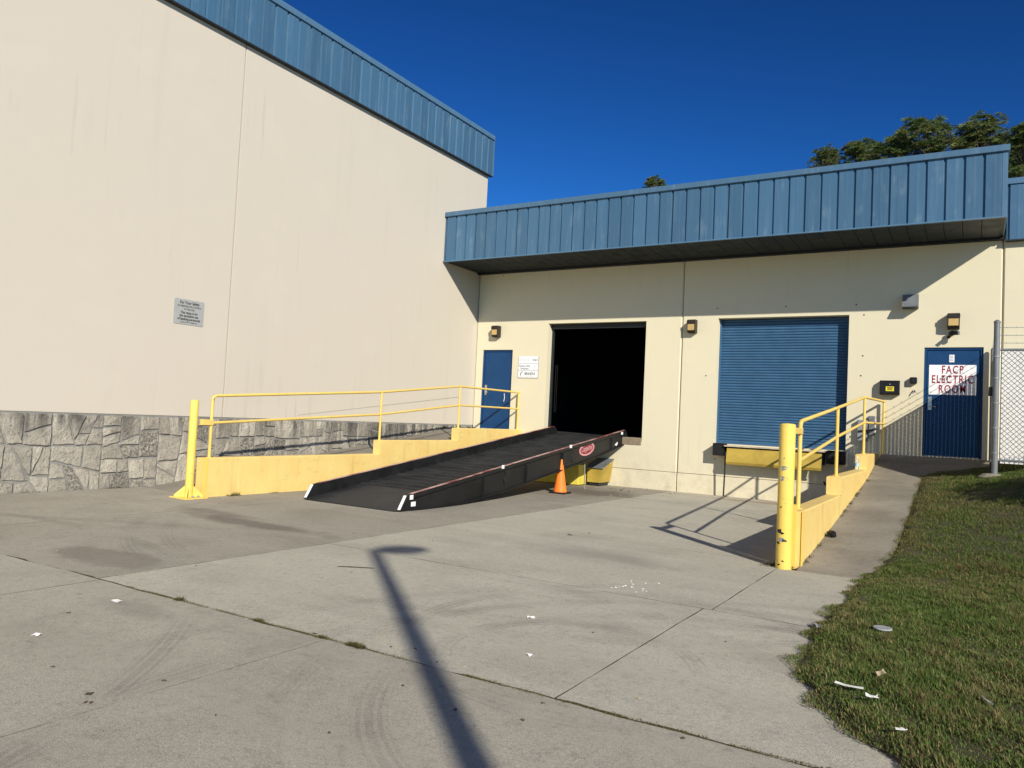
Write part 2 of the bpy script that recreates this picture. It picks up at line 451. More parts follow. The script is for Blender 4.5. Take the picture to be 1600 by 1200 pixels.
# ------------------------------------------------------------------ ground and pavement
m = MB(); m.add([(-1500, -1500, -.35), (1500, -1500, -.35), (1500, 1500, -.35), (-1500, 1500, -.35)], [(0, 1, 2, 3)])
tag(m.build('ground', ASPH), kind='structure')
def sheet(x0, x1, y0, y1, dz, nx=2, ny=2, zf=gz):
    xs = np.linspace(x0, x1, nx); ys = np.linspace(y0, y1, ny)
    return [[(x, y, zf(x, y)+dz) for x in xs] for y in ys]
m = MB(); m.strip(sheet(-.1, 15, -32, .0, -.018, 31, 14))
pave = tag(m.build('pavement', JOINT), kind='structure')
def slab(x0, x1, y0, y1, mat, g=.005, rag=.0015):
    R = random.Random(int(x0*100+y0*37)); wide = lambda v: .007 if abs(v+13.85) < .01 and x0 > 5 else 0
    C4 = [(x0+g, y0+g+wide(y0)), (x1-g, y0+g+wide(y0)), (x1-g, y1-g-wide(y1)), (x0+g, y1-g-wide(y1))]; ring = []
    for i in range(4):
        a, c = C4[i], C4[(i+1) % 4]; n = max(2, int(math.hypot(c[0]-a[0], c[1]-a[1])/.11)); w = 0.
        rg = rag*(5 if abs(a[1]-c[1]) < .1 and abs(a[1]+13.85) < .05 else 1)
        for q in range(n):
            t = q/n; w = .6*w+R.gauss(0, rg)
            jx, jy = (0, w) if i % 2 == 0 else (w, 0)
            if q == 0: jx = jy = 0
            x, y = a[0]+(c[0]-a[0])*t+jx, a[1]+(c[1]-a[1])*t+jy; ring.append((x, y, gz(x, y)))
    b = MB(); n = len(ring)
    b.add(ring, [tuple(range(n))]); b.cm = 1
    low = [(p[0], p[1], p[2]-.05) for p in ring]
    b.add(ring+low, [(i, (i+1) % n, n+(i+1) % n, n+i) for i in range(n)])
    return b.build('concrete_slab', [mat, JOINT], pave)
slab(0.05, 1.52, -13.85, -9.72, CONCB)
slab(1.52, 2.6, -13.85, 0.0, CONCB, .0005); slab(2.6, 5.78, -13.85, 0.0, CONCB, .006, .003)
slab(5.78, 10.05, -2.8, 0.0, CONC, .002); slab(5.78, 10.05, -8.4, -2.8, CONC, .003)
slab(5.78, 10.05, -11.25, -8.4, CONC, .003); slab(5.78, 9.98, -13.85, -11.25, CONC, .005)
slab(10.05, 12.6, -11.25, -8.78, CONC, .005); slab(9.98, 12.6, -13.85, -11.25, CONC, .006)
slab(0.05, 1.52, -18.5, -13.85, CONCM, .006); slab(1.52, 5.84, -18.5, -13.85, CONCM, .007)
slab(5.84, 8.35, -18.5, -13.85, CONCM, .0015); slab(8.35, 15.0, -18.5, -13.85, CONCM, .0015)
for a, b in ((.05, 5.84), (5.84, 10), (10, 15)): slab(a, b, -32, -18.5, CONC, .005)

# sloped paths behind the yellow walls
def path(name, x0, x1, ys, prof, mat, extra=None):
    b = MB()
    for i in range(len(ys)-1):
        a, c = ys[i], ys[i+1]
        b.add([(x0, a, -.3), (x1, a, -.3), (x1, c, -.3), (x0, c, -.3), (x0, a, prof(a)-.02), (x1, a, prof(a)-.02), (x1, c, prof(c)-.02), (x0, c, prof(c)-.02)],
              [(4, 5, 6, 7), (0, 1, 5, 4), (1, 2, 6, 5), (2, 3, 7, 6), (3, 0, 4, 7)])
    o = b.build(name, JOINT); tag(o, kind='structure')
    for i in range(len(ys)-1):
        a, c = ys[i]+.009, ys[i+1]-.009
        k = MB(); k.add([(x0, a, prof(a)), (x1, a, prof(a)), (x1, c, prof(c)), (x0, c, prof(c)),
                         (x0, a-.004, prof(a)-.05), (x1+.004, a-.004, prof(a)-.05), (x1+.004, c+.004, prof(c)-.05), (x0, c+.004, prof(c)-.05)],
                        [(0, 1, 2, 3), (0, 4, 5, 1), (1, 5, 6, 2), (2, 6, 7, 3), (3, 7, 4, 0)])
        k.build('concrete_slab', mat, o)
    return o
path('path', 10.241, 11.08, [-8.75, -7.45, -6.2, -4.95, -3.7, -2.45, -1.9], rz, CONCW)
path('path', 10.241, 12.25, [-1.88, -1.0, -.001], rz, CONCW)
path('path', .012, 1.399, [-9.72, -8.4, -7.0, -5.6, -4.25, -2.9, -1.4, -.001], lz, CONCW)

# lawn
EDGE = [(-17.0, 13.2), (-15.0, 12.25), (-13.7, 11.62), (-13.1, 11.2), (-12.6, 10.97), (-11.6, 10.87), (-10.8, 10.87), (-9.6, 10.9), (-8.75, 10.93), (-8.0, 11.04), (-7.0, 11.09), (-1.92, 11.09), (-1.88, 12.27), (0, 12.27)]
def edge_x(y): return lerpt(y, EDGE) + (.035*math.sin(y*7.3)+.03*math.sin(y*17.1+1) if y < -7.5 else 0)
def lawn_z(x, y):
    d = max(0., x-lerpt(y, EDGE))
    base = rz(y) if y > -8.75 else gz(11, y)
    k = lerpt(y, [(-12, .05), (-8.5, .08), (-4, .26), (0, .18)])
    return base + .012 + min(.035, d*.35) + k*min(d, 2.2)
b = MB()
ys = list(np.arange(-17, -1.9, .12))+[-1.9, -1.86]+list(np.arange(-1.7, .0, .2))+[-.005]
rows = []
for y in ys:
    e = edge_x(y); rows.append([(e+dd, y, lawn_z(e+dd, y) if i else (rz(y) if y > -8.75 else gz(11, y))-.01) for i, dd in enumerate((0, .03, .1, .25, .5, 1, 1.7, 2.6, 4, 7, 18))])
b.strip(rows)
lawn = tag(b.build('lawn', SOIL, smooth=True), kind='structure')

# ------------------------------------------------------------------ the tall building on the left
bl = thing('warehouse', (0, -8, 0), 'tall cream warehouse wall with rough stone base and blue metal fascia', 'building')
JY = -8.215
def panel_x(y0, y1, z0, z1):
    return MB().box(-.25, 0., y0, y1, z0, z1, .003)
panel_x(JY+.012, .17, 1.30, 8.5).build('wall_panel', STUC_L, bl)
panel_x(-15.4, JY-.012, 1.30, 8.5).build('wall_panel', STUC_L, bl)
panel_x(-23.0, -15.424, 1.30, 8.5).build('wall_panel', STUC_L, bl)
panel_x(-30.0, -23.024, 1.30, 8.5).build('wall_panel', STUC_L, bl)
MB().box(-.2, -.035, -29.9, .1, 1.2, 8.45).build('joint_sealant', paint('sealant_brown', (.12, .085, .065), .8), bl)
MB().box(-24, -.26, -29.9, .16, -.3, 9.2).build('rear_body', STUC_L, bl)
MB().add([(.0025, -6.4, 1.385), (.0025, -.72, 2.03), (.0025, -.72, 2.05), (.0025, -6.4, 1.395)], [(0, 1, 2, 3)]).build('scuff_line', paint('wall_scuff', (.36, .335, .285), .9), bl)
# stone plinth
pl = MB().box(-.24, .004, -30, .0, -.3, 1.296).build('stone_plinth', MORTAR, bl)
def split(poly, tgt, out, depth=0):
    A = 0; n = len(poly)
    for i in range(n): A += poly[i][0]*poly[(i+1) % n][1]-poly[(i+1) % n][0]*poly[i][1]
    A = abs(A)/2
    ws = [p[0] for p in poly]; hs = [p[1] for p in poly]; W = max(ws)-min(ws); H = max(hs)-min(hs)
    if A < tgt or depth > 12: out.append(poly); return
    cx = sum(ws)/n + rnd.uniform(-.16, .16)*W; cz = sum(hs)/n + rnd.uniform(-.16, .16)*H
    ang = (math.pi/2 if W > H*rnd.uniform(.8, 1.15) else 0) + (rnd.gauss(0, .05) if rnd.random() < .55 else rnd.uniform(-.5, .5))
    nx, nz = -math.sin(ang), math.cos(ang)
    P, Q = [], []
    for i in range(n):
        a, c = poly[i], poly[(i+1) % n]
        da = (a[0]-cx)*nx+(a[1]-cz)*nz; dc = (c[0]-cx)*nx+(c[1]-cz)*nz
        (P if da >= 0 else Q).append(a)
        if da*dc < 0:
            t = da/(da-dc); p = (a[0]+(c[0]-a[0])*t, a[1]+(c[1]-a[1])*t); P.append(p); Q.append(p)
    for R_ in (P, Q):
        if len(R_) >= 3: split(R_, rnd.choice((.07, .10, .13, .16, .2)), out, depth+1)
def inset(poly, d):
    n = len(poly); A = sum(poly[i][0]*poly[(i+1) % n][1]-poly[(i+1) % n][0]*poly[i][1] for i in range(n))
    if A < 0: poly = poly[::-1]
    res = list(poly)
    for i in range(n):
        a, c = poly[i], poly[(i+1) % n]; L = math.hypot(c[0]-a[0], c[1]-a[1])
        if L < 1e-5: continue
        nx, nz = -(c[1]-a[1])/L, (c[0]-a[0])/L; new = []
        for j in range(len(res)):
            p, q = res[j], res[(j+1) % len(res)]
            dp = (p[0]-a[0])*nx+(p[1]-a[1])*nz-d; dq = (q[0]-a[0])*nx+(q[1]-a[1])*nz-d
            if dp >= 0: new.append(p)
            if dp*dq < 0: t = dp/(dp-dq); new.append((p[0]+(q[0]-p[0])*t, p[1]+(q[1]-p[1])*t))
        res = new
        if len(res) < 3: return None
    return res
stones = []; y = -13.9
while y < -.3:
    w = rnd.uniform(.75, 1.25); y1 = min(-.05, y+w)
    if -.05-y1 < .4: y1 = -.05
    split([(y, -.02), (y1, -.02), (y1, 1.285), (y, 1.285)], .12, stones); y = y1
for poly in stones:
    A = inset(poly, .0125)
    if not A: continue
    # roughen outline
    ring = []
    for i in range(len(A)):
        a, c = A[i], A[(i+1) % len(A)]; L = math.hypot(c[0]-a[0], c[1]-a[1]); k = 1+int(L/.09)
        for q in range(k):
            t = q/k; ring.append((a[0]+(c[0]-a[0])*t+rnd.uniform(-.009, .009), a[1]+(c[1]-a[1])*t+rnd.uniform(-.009, .009)))
    n = len(ring)
    if n < 3: continue
    cy = sum(p[0] for p in ring)/n; cz = sum(p[1] for p in ring)/n
    hgt = rnd.uniform(.02, .036)
    v = [(.002, p[0], p[1]) for p in ring]+[(hgt+rnd.uniform(-.004, .004), p[0]+(cy-p[0])*.07, p[1]+(cz-p[1])*.07) for p in ring] \
        + [(hgt+rnd.uniform(-.002, .008), p[0]+(cy-p[0])*.55, p[1]+(cz-p[1])*.55) for p in ring] + [(hgt+rnd.uniform(-.004, .014), cy, cz)]
    f = []
    for i in range(n):
        j = (i+1) % n
        f += [(i, j, n+j, n+i), (n+i, n+j, 2*n+j, 2*n+i), (2*n+i, 2*n+j, 3*n)]
    MB().add(v, f).build('stone', STONE, pl)

# fascia panels of the tall building
def rib_panel_y(z0, z1, x, w=.3048):
    """vertical rib profile running up, panel spans y 0..w, facing +X"""
    prof = [(0, .0), (.006, -.034), (.036, -.034), (.052, .0), (.15, .0), (.17, .0012), (.19, .0012), (.21, .0), (w, .0)]
    return prof
fas = MB().box(-.2, .05, -30, .24, 8.36, 9.46).build('fascia', DARK, bl)
prof = rib_panel_y(0, 0, 0)
def panel_mesh(axis, base, z0, z1):
    b = MB(); lo, hi = [], []
    for a, h in prof:
        p = (base[0]+h, base[1]+a) if axis == 'Y' else (base[0]+a, base[1]-h)
        lo.append((p[0], p[1], z0)); hi.append((p[0], p[1], z1))
    b.strip([lo, hi]); return b
src = None
for i in range(75):
    yy = .245-.3048*(i+1)
    if src is None: src = panel_mesh('Y', (.095, yy), 8.345, 9.40).build('fascia_panel', BLUE, fas, fix=False); y0s = yy
    else: share(src, 'fascia_panel', fas, (0, yy-y0s, 0))
b = MB(); b.box(-.25, .125, -30, .262, 9.40, 9.50, .008); b.box(.045, .128, -30, .262, 9.37, 9.403)
b.build('cap_trim', BLUE_T, fas)
MB().box(.0, .105, -30, .255, 8.325, 8.347).build('drip_flashing', DARK, fas)
MB().box(.02, .118, .243, .262, 8.345, 9.40).build('corner_trim', BLUE_T, fas)

# ------------------------------------------------------------------ the dock building
db = thing('dock_building', (6, 0, 0), 'low cream dock building with deep blue metal canopy over the doors', 'building')
def wall_holes(x0, x1, z0, z1, yf, yb, holes):
    """front at y=yf, holes (x0,x1,z0,z1) with reveals to yb"""
    b = MB()
    xs = sorted({x0, x1, *[h[0] for h in holes], *[h[1] for h in holes]}); zs = sorted({z0, z1, *[h[2] for h in holes], *[h[3] for h in holes]})
    xs = [x for x in xs if x0 <= x <= x1]; zs = [z for z in zs if z0 <= z <= z1]
    for i in range(len(xs)-1):
        for j in range(len(zs)-1):
            cx, cz = (xs[i]+xs[i+1])/2, (zs[j]+zs[j+1])/2
            if any(h[0] < cx < h[1] and h[2] < cz < h[3] for h in holes): continue
            a, c, d, e = xs[i], xs[i+1], zs[j], zs[j+1]
            b.add([(a, yf, d), (c, yf, d), (c, yf, e), (a, yf, e)], [(0, 1, 2, 3)])
            b.add([(a, yb, d), (c, yb, d), (c, yb, e), (a, yb, e)], [(3, 2, 1, 0)])
    for h in holes:
        a, c, d, e = h
        d = max(d, z0)
        b.add([(a, yf, d), (a, yf, e), (a, yb, e), (a, yb, d)], [(0, 1, 2, 3)])
        b.add([(c, yf, d), (c, yf, e), (c, yb, e), (c, yb, d)], [(3, 2, 1, 0)])
        b.add([(a, yf, e), (c, yf, e), (c, yb, e), (a, yb, e)], [(0, 1, 2, 3)])
        if h[2] > z0: b.add([(a, yf, d), (c, yf, d), (c, yb, d), (a, yb, d)], [(3, 2, 1, 0)])
    ch = .022
    for x, o in ((x0, -ch), (x1, ch)):
        b.add([(x, yf, z0), (x, yf, z1), (x+o, yf+ch, z1), (x+o, yf+ch, z0)], [(0, 1, 2, 3)])
        b.add([(x+o, yf+ch, z0), (x+o, yf+ch, z1), (x+o, yb, z1), (x+o, yb, z0)], [(0, 1, 2, 3)])
    b.add([(x0, yf, z0), (x1, yf, z0), (x1, yb, z0), (x0, yb, z0)], [(0, 1, 2, 3)])
    return b
TH = .28
D1 = (.24, 1.20, 1.22, 3.385); OP = (2.265, 4.98, 1.12, 4.07); SH = (6.745, 9.55, 1.19, 4.09); D2 = (10.975, 12.0, 1.185, 3.38)
J1, J2 = 5.885, 12.295
wall_holes(.034, J1-.031, .455, 5.62, 0, TH, [D1, OP]).build('wall_panel', STUC_D, db, fix=False)
wall_holes(J1+.031, J2-.031, .455, 5.62, 0, TH, [SH, D2]).build('wall_panel', STUC_D, db, fix=False)
wall_holes(J2+.031, 19, .455, 5.62, 0, TH, []).build('wall_panel', STUC_D, db, fix=False)
wall_holes(19.024, 26, .455, 5.62, 0, TH, []).build('wall_panel', STUC_D, db, fix=False)
for a, c in ((.012, J1-.012), (J1+.012, J2-.012), (J2+.012, 26)):
    MB().box(a, c, .002, TH, -.3, .441, .006).build('foundation', STUC_D, db)
b = MB()
for x in (J1, J2, 19.012): b.box(x-.009, x+.009, .045, TH-.01, -.3, 5.6)
b.box(.0, .012, .04, TH-.01, -.3, 5.6)
for a, c in ((.02, J1-.02), (J1+.02, J2-.02), (J2+.02, 18.98)): b.box(a, c, .02, TH-.01, .441, .455)
b.build('joint_sealant', paint('sealant_tan', (.45, .38, .29), .8), db)
# interior shell and roof
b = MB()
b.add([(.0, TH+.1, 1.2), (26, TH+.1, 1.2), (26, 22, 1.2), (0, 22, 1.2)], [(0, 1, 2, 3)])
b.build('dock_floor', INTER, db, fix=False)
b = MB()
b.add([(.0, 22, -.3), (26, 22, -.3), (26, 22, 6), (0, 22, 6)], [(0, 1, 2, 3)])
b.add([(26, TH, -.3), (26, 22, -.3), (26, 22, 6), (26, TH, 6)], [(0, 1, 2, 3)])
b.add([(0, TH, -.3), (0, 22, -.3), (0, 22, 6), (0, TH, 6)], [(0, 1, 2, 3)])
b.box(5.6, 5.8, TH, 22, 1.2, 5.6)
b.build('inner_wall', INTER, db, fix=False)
MB().box(-.02, 26, .02, 22, 5.64, 5.9).build('roof', DARK, db)
# chipped dock sill beside the ramp
b = MB(); b.box(4.40, 4.975, -.012, .30, 1.02, 1.212, .02)
b.build('dock_sill', m_concrete('concrete_broken', (.46, .36, .24), (.30, .22, .15), False, .6), db)
b = MB(); b.box(2.267, 4.40, -.008, .28, 1.0, 1.13, .01); b.build('dock_sill', CONCW, db)
MB().box(OP[0]+.002, OP[0]+.06, .21, .27, 1.3, 4.05).build('door_track', DARK, db)
MB().box(OP[1]-.05, OP[1]-.002, .20, .26, 1.22, 4.05).build('door_track', DARK, db)
MB().tube([(2.40, .26, 1.75), (2.40, .26, 3.0)], .0035, 6).build('door_chain', BRONZE, db)
MB().tube([(2.45, .26, 1.75), (2.45, .26, 3.0)], .003, 6).build('door_chain', BRONZE, db)
MB().box(OP[0]+.002, OP[1]-.002, .15, .26, 3.94, 4.068).build('door_header', DARK, db)

for px_, py_ in ((1121, 482), (1228, 479), (1338, 476), (1474, 589), (1484, 589), (1480, 592), (1345, 587), (1348, 556), (787, 431), (811, 428), (1117, 717), (1103, 587), (1350, 492)):
    p = atY(px_, py_, 0)
    if p.z < 5.44: MB().tube([(p.x, .001, p.z), (p.x, -.004, p.z)], .016, 9).build('anchor_hole', DARK, db)
# blue pedestrian doors
def door(D, handle_left, frame_mat):
    x0, x1, z0, z1 = D
    fr = .045
    b = MB(); b.box(x0+.001, x0+fr, .03, .14, z0, z1-.001); b.box(x1-fr, x1-.001, .03, .14, z0, z1-.001); b.box(x0+fr, x1-fr, .03, .14, z1-fr, z1-.001)
    b.build('door_frame', frame_mat, db)
    d = MB().box(x0+fr+.004, x1-fr-.004, .055, .10, z0+.02, z1-fr-.004, .003).build('door', DOORBLUE, db)
    MB().box(x0+fr, x1-fr, .01, .16, z0-.01, z0+.018).build('threshold', GALVD, d)
    hx = x0+fr+.07 if handle_left else x1-fr-.07
    h = MB(); h.box(hx-.035, hx+.035, .048, .056, z0+.93, z0+1.2, .003); h.tube([(hx, .05, z0+1.0), (hx, .0, z0+1.0), (hx+.11, -.005, z0+1.0)], .011, 8)
    h.lathe((hx, .03, z0+1.14), [(.018, 0), (.018, .02)], 10)
    h.build('handle', CHROME, d)
    for zz in (.2, 1.05, 1.9):
        MB().tube([(x1-fr-.002, .045, z0+zz), (x1-fr-.002, .045, z0+zz+.11)], .011, 8).build('hinge', DARK, d)
    return d
d1 = door(D1, True, DOORBLUE); d2 = door(D2, True, DOORBLUE)
MB().tube([(D1[1]-.24, .046, 1.98), (D1[1]-.22, .046, 2.08), (D1[1]-.235, .046, 2.2)], .008, 5).build('scratch', WHITE, d1)

# roller shutter
b = MB(); rows = []
z = SH[2]+.03; n = 46; step = (4.08-z)/n
for i in range(n):
    for k, dy in ((0, .0), (.16, -.016), (.5, -.022), (.84, -.016), (.97, .004)):
        zz = z+(i+k)*step; rows.append([(SH[0]+.03, .245+dy, zz), (SH[1]-.03, .245+dy, zz)])
b.strip(rows)
sh = b.build('roller_shutter', SHUT, db, fix=False)
for o_ in (sh,):
    for p in o_.data.polygons: p.use_smooth = False
MB().box(SH[0]+.002, SH[0]+.035, .16, .262, SH[2], 4.085).build('guide_rail', SHUT, sh)
MB().box(SH[1]-.035, SH[1]-.002, .16, .262, SH[2], 4.085).build('guide_rail', SHUT, sh)
MB().box(SH[0]+.036, SH[1]-.036, .215, .235, SH[2]+.003, SH[2]+.04).build('bottom_bar', SHUT, sh)

# canopy
CX0, CX1, CY, CZ0, CZ1 = .012, 12.29, -1.72, 5.50, 6.80
can = MB().box(CX0+.01, CX1-.02, CY+.05, -.01, CZ0+.03, CZ1-.03).build('canopy', DARK, db)
src = None; k = 0; x = CX0+.01
while x+.3048 < CX1:
    if src is None: src = panel_mesh('X', (x, CY+.0), CZ0+.02, CZ1-.12).build('fascia_panel', BLUE, can, fix=False); x0s = x
    else: share(src, 'fascia_panel', can, (x-x0s, 0, 0))
    x += .3048; k += 1
MB().box(x, CX1, CY-.004, CY+.05, CZ0+.02, CZ1-.12).build('corner_trim', BLUE_T, can)
MB().box(CX1-.019, CX1+.006, CY+.052, -.012, CZ0+.02, CZ1-.12).build('end_panel', BLUE, can)
b = MB(); b.box(CX0, CX1+.03, CY-.045, .1, CZ1-.12, CZ1, .008); b.build('cap_trim', BLUE_T, can)
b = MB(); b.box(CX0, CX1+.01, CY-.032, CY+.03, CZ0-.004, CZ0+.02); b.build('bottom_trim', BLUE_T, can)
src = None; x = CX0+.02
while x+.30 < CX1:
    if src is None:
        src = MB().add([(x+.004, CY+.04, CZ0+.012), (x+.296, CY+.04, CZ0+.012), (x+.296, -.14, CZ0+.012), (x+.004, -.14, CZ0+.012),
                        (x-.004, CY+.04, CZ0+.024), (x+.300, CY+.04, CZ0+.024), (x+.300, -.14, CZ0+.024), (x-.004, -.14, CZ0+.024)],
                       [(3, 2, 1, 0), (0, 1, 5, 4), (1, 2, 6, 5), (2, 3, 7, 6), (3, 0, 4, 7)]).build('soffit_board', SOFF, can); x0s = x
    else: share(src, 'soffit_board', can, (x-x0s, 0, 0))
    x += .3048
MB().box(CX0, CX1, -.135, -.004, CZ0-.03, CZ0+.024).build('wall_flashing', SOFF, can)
# lower fascia along the wall further right
rf = MB().box(12.33, 26, -.10, -.004, 5.46, 6.62).build('fascia', DARK, db)
src = None
for i in range(44):
    xx = 12.335+i*.3048
    if src is None: src = panel_mesh('X', (xx, -.142), 5.45, 6.53).build('fascia_panel', BLUE, rf, fix=False)
    else: share(src, 'fascia_panel', rf, (i*.3048, 0, 0))
MB().box(12.325, 26, -.17, .2, 6.53, 6.65, .008).build('cap_trim', BLUE_T, rf)
MB().box(12.325, 26, -.15, -.0, 5.43, 5.452).build('bottom_trim', DARK, rf)

# ------------------------------------------------------------------ yellow stepped walls
def stepped(label, x0, x1, segs, base):
    t = thing('stepped_wall', ((x0+x1)/2, segs[0][0], base), label, 'wall', 'stepped yellow walls along the sloped paths')
    b = MB(); c = .014
    pts = []
    for i, (a, e, z) in enumerate(segs):
        pts += [(a, z), (e, z)]
    poly = [(segs[0][0], -.2)]+pts+[(segs[-1][1], -.2)]
    # chamfered cross-section: side faces then top band
    L = [(x0, y, z) for y, z in poly]; R = [(x1, y, z) for y, z in poly]
    n = len(poly)
    def off(side):
        s = []
        for i, (y, z) in enumerate(poly):
            yy, zz = y, z
            if i == 1: yy = y; zz = z-c
            elif 1 < i < n-1: zz = z-c
            s.append((side, yy, zz))
        return s
    sl = off(x0); sr = off(x1)
    tl = [(x0+c, y, z) for y, z in poly]; tr = [(x1-c, y, z) for y, z in poly]
    for i in range(len(segs)):
        a = 1+2*i
        # side quads down to base for each segment
        for S, T in ((sl, tl), (sr, tr)):
            b.add([(S[a][0], S[a][1], -.2), (S[a+1][0], S[a+1][1], -.2), S[a+1], S[a]], [(0, 1, 2, 3)])
            b.add([S[a], S[a+1], T[a+1], T[a]], [(0, 1, 2, 3)])
        b.add([tl[a], tl[a+1], tr[a+1], tr[a]], [(0, 1, 2, 3)])
        zb = -.2 if i == 0 else segs[i-1][2]
        yy = segs[i][0]; zt = segs[i][2]
        b.add([(x0, yy, zb), (x1, yy, zb), (x1, yy, zt-c), (x1-c, yy, zt), (x0+c, yy, zt), (x0, yy, zt-c)], [(0, 1, 2, 3, 4, 5)])
    yy = segs[-1][1]; zt = segs[-1][2]
    b.add([(x0, yy, -.2), (x1, yy, -.2), (x1, yy, zt-c), (x1-c, yy, zt), (x0+c, yy, zt), (x0, yy, zt-c)], [(5, 4, 3, 2, 1, 0)])
    b.build('wall_body', YEL, t)
    return t
LW = stepped('long yellow stepped wall beside the stone-based warehouse, behind the black ramp', 1.4, 1.6, [(-9.74, -5.62, .69), (-5.62, -2.91, .965), (-2.91, -.004, 1.25)], .05)
RW = stepped('yellow stepped wall along the grass-side path, water bottle on its step', 10.04, 10.24, [(-8.56, -5.62, .665), (-5.62, -2.46, .925), (-2.46, -.35, 1.195)], .05)
# steel angle and chipped steel plate on the front end of the right wall
MB().box(10.245, 10.257, -8.572, -8.50, .055, .665).build('corner_angle', YBOL, RW)
MB().box(10.09, 10.19, -8.60, -8.562, .06, .74).build('steel_channel', YBOL, RW)
MB().box(1.597, 1.612, -9.755, -9.69, .07, .69).build('corner_angle', YBOL, LW)

# railings
def railing(label, x, pts_top, pts_mid, posts, br):
    t = thing('railing', (x, posts[0][1], posts[0][2]), label, 'railing', 'yellow pipe railings on the stepped walls')
    b = MB(); top = [Vector(p) for p in pts_top]; f = top[0]
    b.tube([Vector((f.x, f.y, f.z-.07)), Vector((f.x, f.y+.015, f.z-.02)), Vector((f.x, f.y+.06, f.z+.003))]+top[1:], .0245, 10); b.build('top_rail', YPIPE, t, True)
    MB().tube(pts_mid, .0225, 10).build('mid_rail', YPIPE, t, True)
    for (px, py, pb, pt) in posts:
        k = MB(); k.tube([(px, py, pb), (px, py, pt)], .0245, 10); k.build('post', YPIPE, t, True)
        MB().lathe((px, py, pb), [(.05, 0), (.05, .008), (.03, .01)], 12).build('base_flange', YPIPE, t)
    if br: MB().box(*br, .004).build('bracket', YPIPE, t)
    return t
railing('long yellow pipe railing on the wall beside the warehouse', 1.5,
        [(1.5, -9.59, 1.669), (1.5, -5.56, 1.947), (1.5, -2.8, 2.23), (1.5, -.06, 2.232)],
        [(1.5, -9.59, 1.237), (1.5, -5.56, 1.49), (1.5, -2.8, 1.785), (1.5, -.06, 1.798)],
        [(1.5, -9.59, .69, 1.64), (1.5, -5.56, .965, 1.94), (1.5, -2.8, 1.25, 2.225), (1.5, -.085, 1.25, 2.23)], (1.465, 1.535, -9.78, -9.57, 1.2, 1.29))
railing('short yellow pipe railing on the wall beside the grass and path', 10.14,
        [(10.14, -8.24, 1.668), (10.14, -5.43, 1.927), (10.14, -2.2, 2.238), (10.27, -.1, 2.255)],
        [(10.14, -8.24, 1.215), (10.14, -5.43, 1.50), (10.14, -2.2, 1.775), (10.27, -.1, 1.79)],
        [(10.14, -8.24, .665, 1.64), (10.14, -5.43, .925, 1.92), (10.14, -2.2, 1.195, 2.23), (10.27, -.1, 1.165, 2.25)], (10.11, 10.17, -8.66, -8.22, 1.52, 1.59))

# bollards
def bollard(label, x, y, z0, z1, rad, plate):
    t = thing('bollard', (x, y, z0), label, 'bollard', 'yellow steel bollards at the wall ends')
    MB().lathe((x, y, z0), [(rad, 0), (rad, z1-z0-.02), (rad-.006, z1-z0-.006), (rad-.014, z1-z0), (.002, z1-z0+.006)], 24).build('pipe', YBOL, t, True)
    if plate:
        MB().box(x-.2, x+.2, y-.2, y+.2, z0-.01, z0+.016, .003).build('base_plate', YBOL, t)
        for k in range(4):
            a = math.pi/4+k*math.pi/2; d = Vector((math.cos(a), math.sin(a), 0)); s = Vector((-d.y, d.x, 0))*.008
            c0 = Vector((x, y, z0+.016))+d*(rad-.004)-s
            MB().ext([c0, c0+d*.15, c0+d*.15+Vector((0, 0, .03)), c0+Vector((0, 0, .17))], s*2).build('gusset', YBOL, t)
        for sx in (-1, 1):
            for sy in (-1, 1): MB().lathe((x+sx*.165, y+sy*.165*.3, z0+.016), [(.02, 0), (.02, .018), (.012, .03)], 8).build('bolt', GALVD, t)
    else:
        R = random.Random(5)
        for zz, r_, o_, mt in ((1.14, .036, 0., GALVD), (1.03, .045, -.1, GALVD), (.46, .03, -.35, DARK), (.44, .022, .05, DARK), (.36, .026, .3, DARK), (.37, .03, -.1, GALVD), (.33, .022, -.5, DARK), (.72, .012, -.2, DARK), (.14, .012, .2, DARK), (.10, .014, -.3, DARK)):
            n = 14; P = []
            for k in range(n):
                a = 2*math.pi*k/n; q = r_*R.uniform(.6, 1.15); th = -math.pi/2-.15+o_+q*math.cos(a)*1.25/rad
                P.append((x+(rad+.0012)*math.cos(th), y+(rad+.0012)*math.sin(th), zz+q*math.sin(a)*.7))
            thc = -math.pi/2-.15+o_; P.append((x+(rad+.0015)*math.cos(thc), y+(rad+.0015)*math.sin(thc), zz))
            MB().add(P, [(k, (k+1) % n, n) for k in range(n)]).build('paint_chip', mt, t)
    return t
bollard('slim yellow bollard on a base plate in front of the stone-based wall', 1.52, -9.93, .08, 1.585, .063, True)
bollard('thick chipped yellow bollard at the foot of the grass-side path', 10.10, -8.74, .03, 1.628, .084, False)

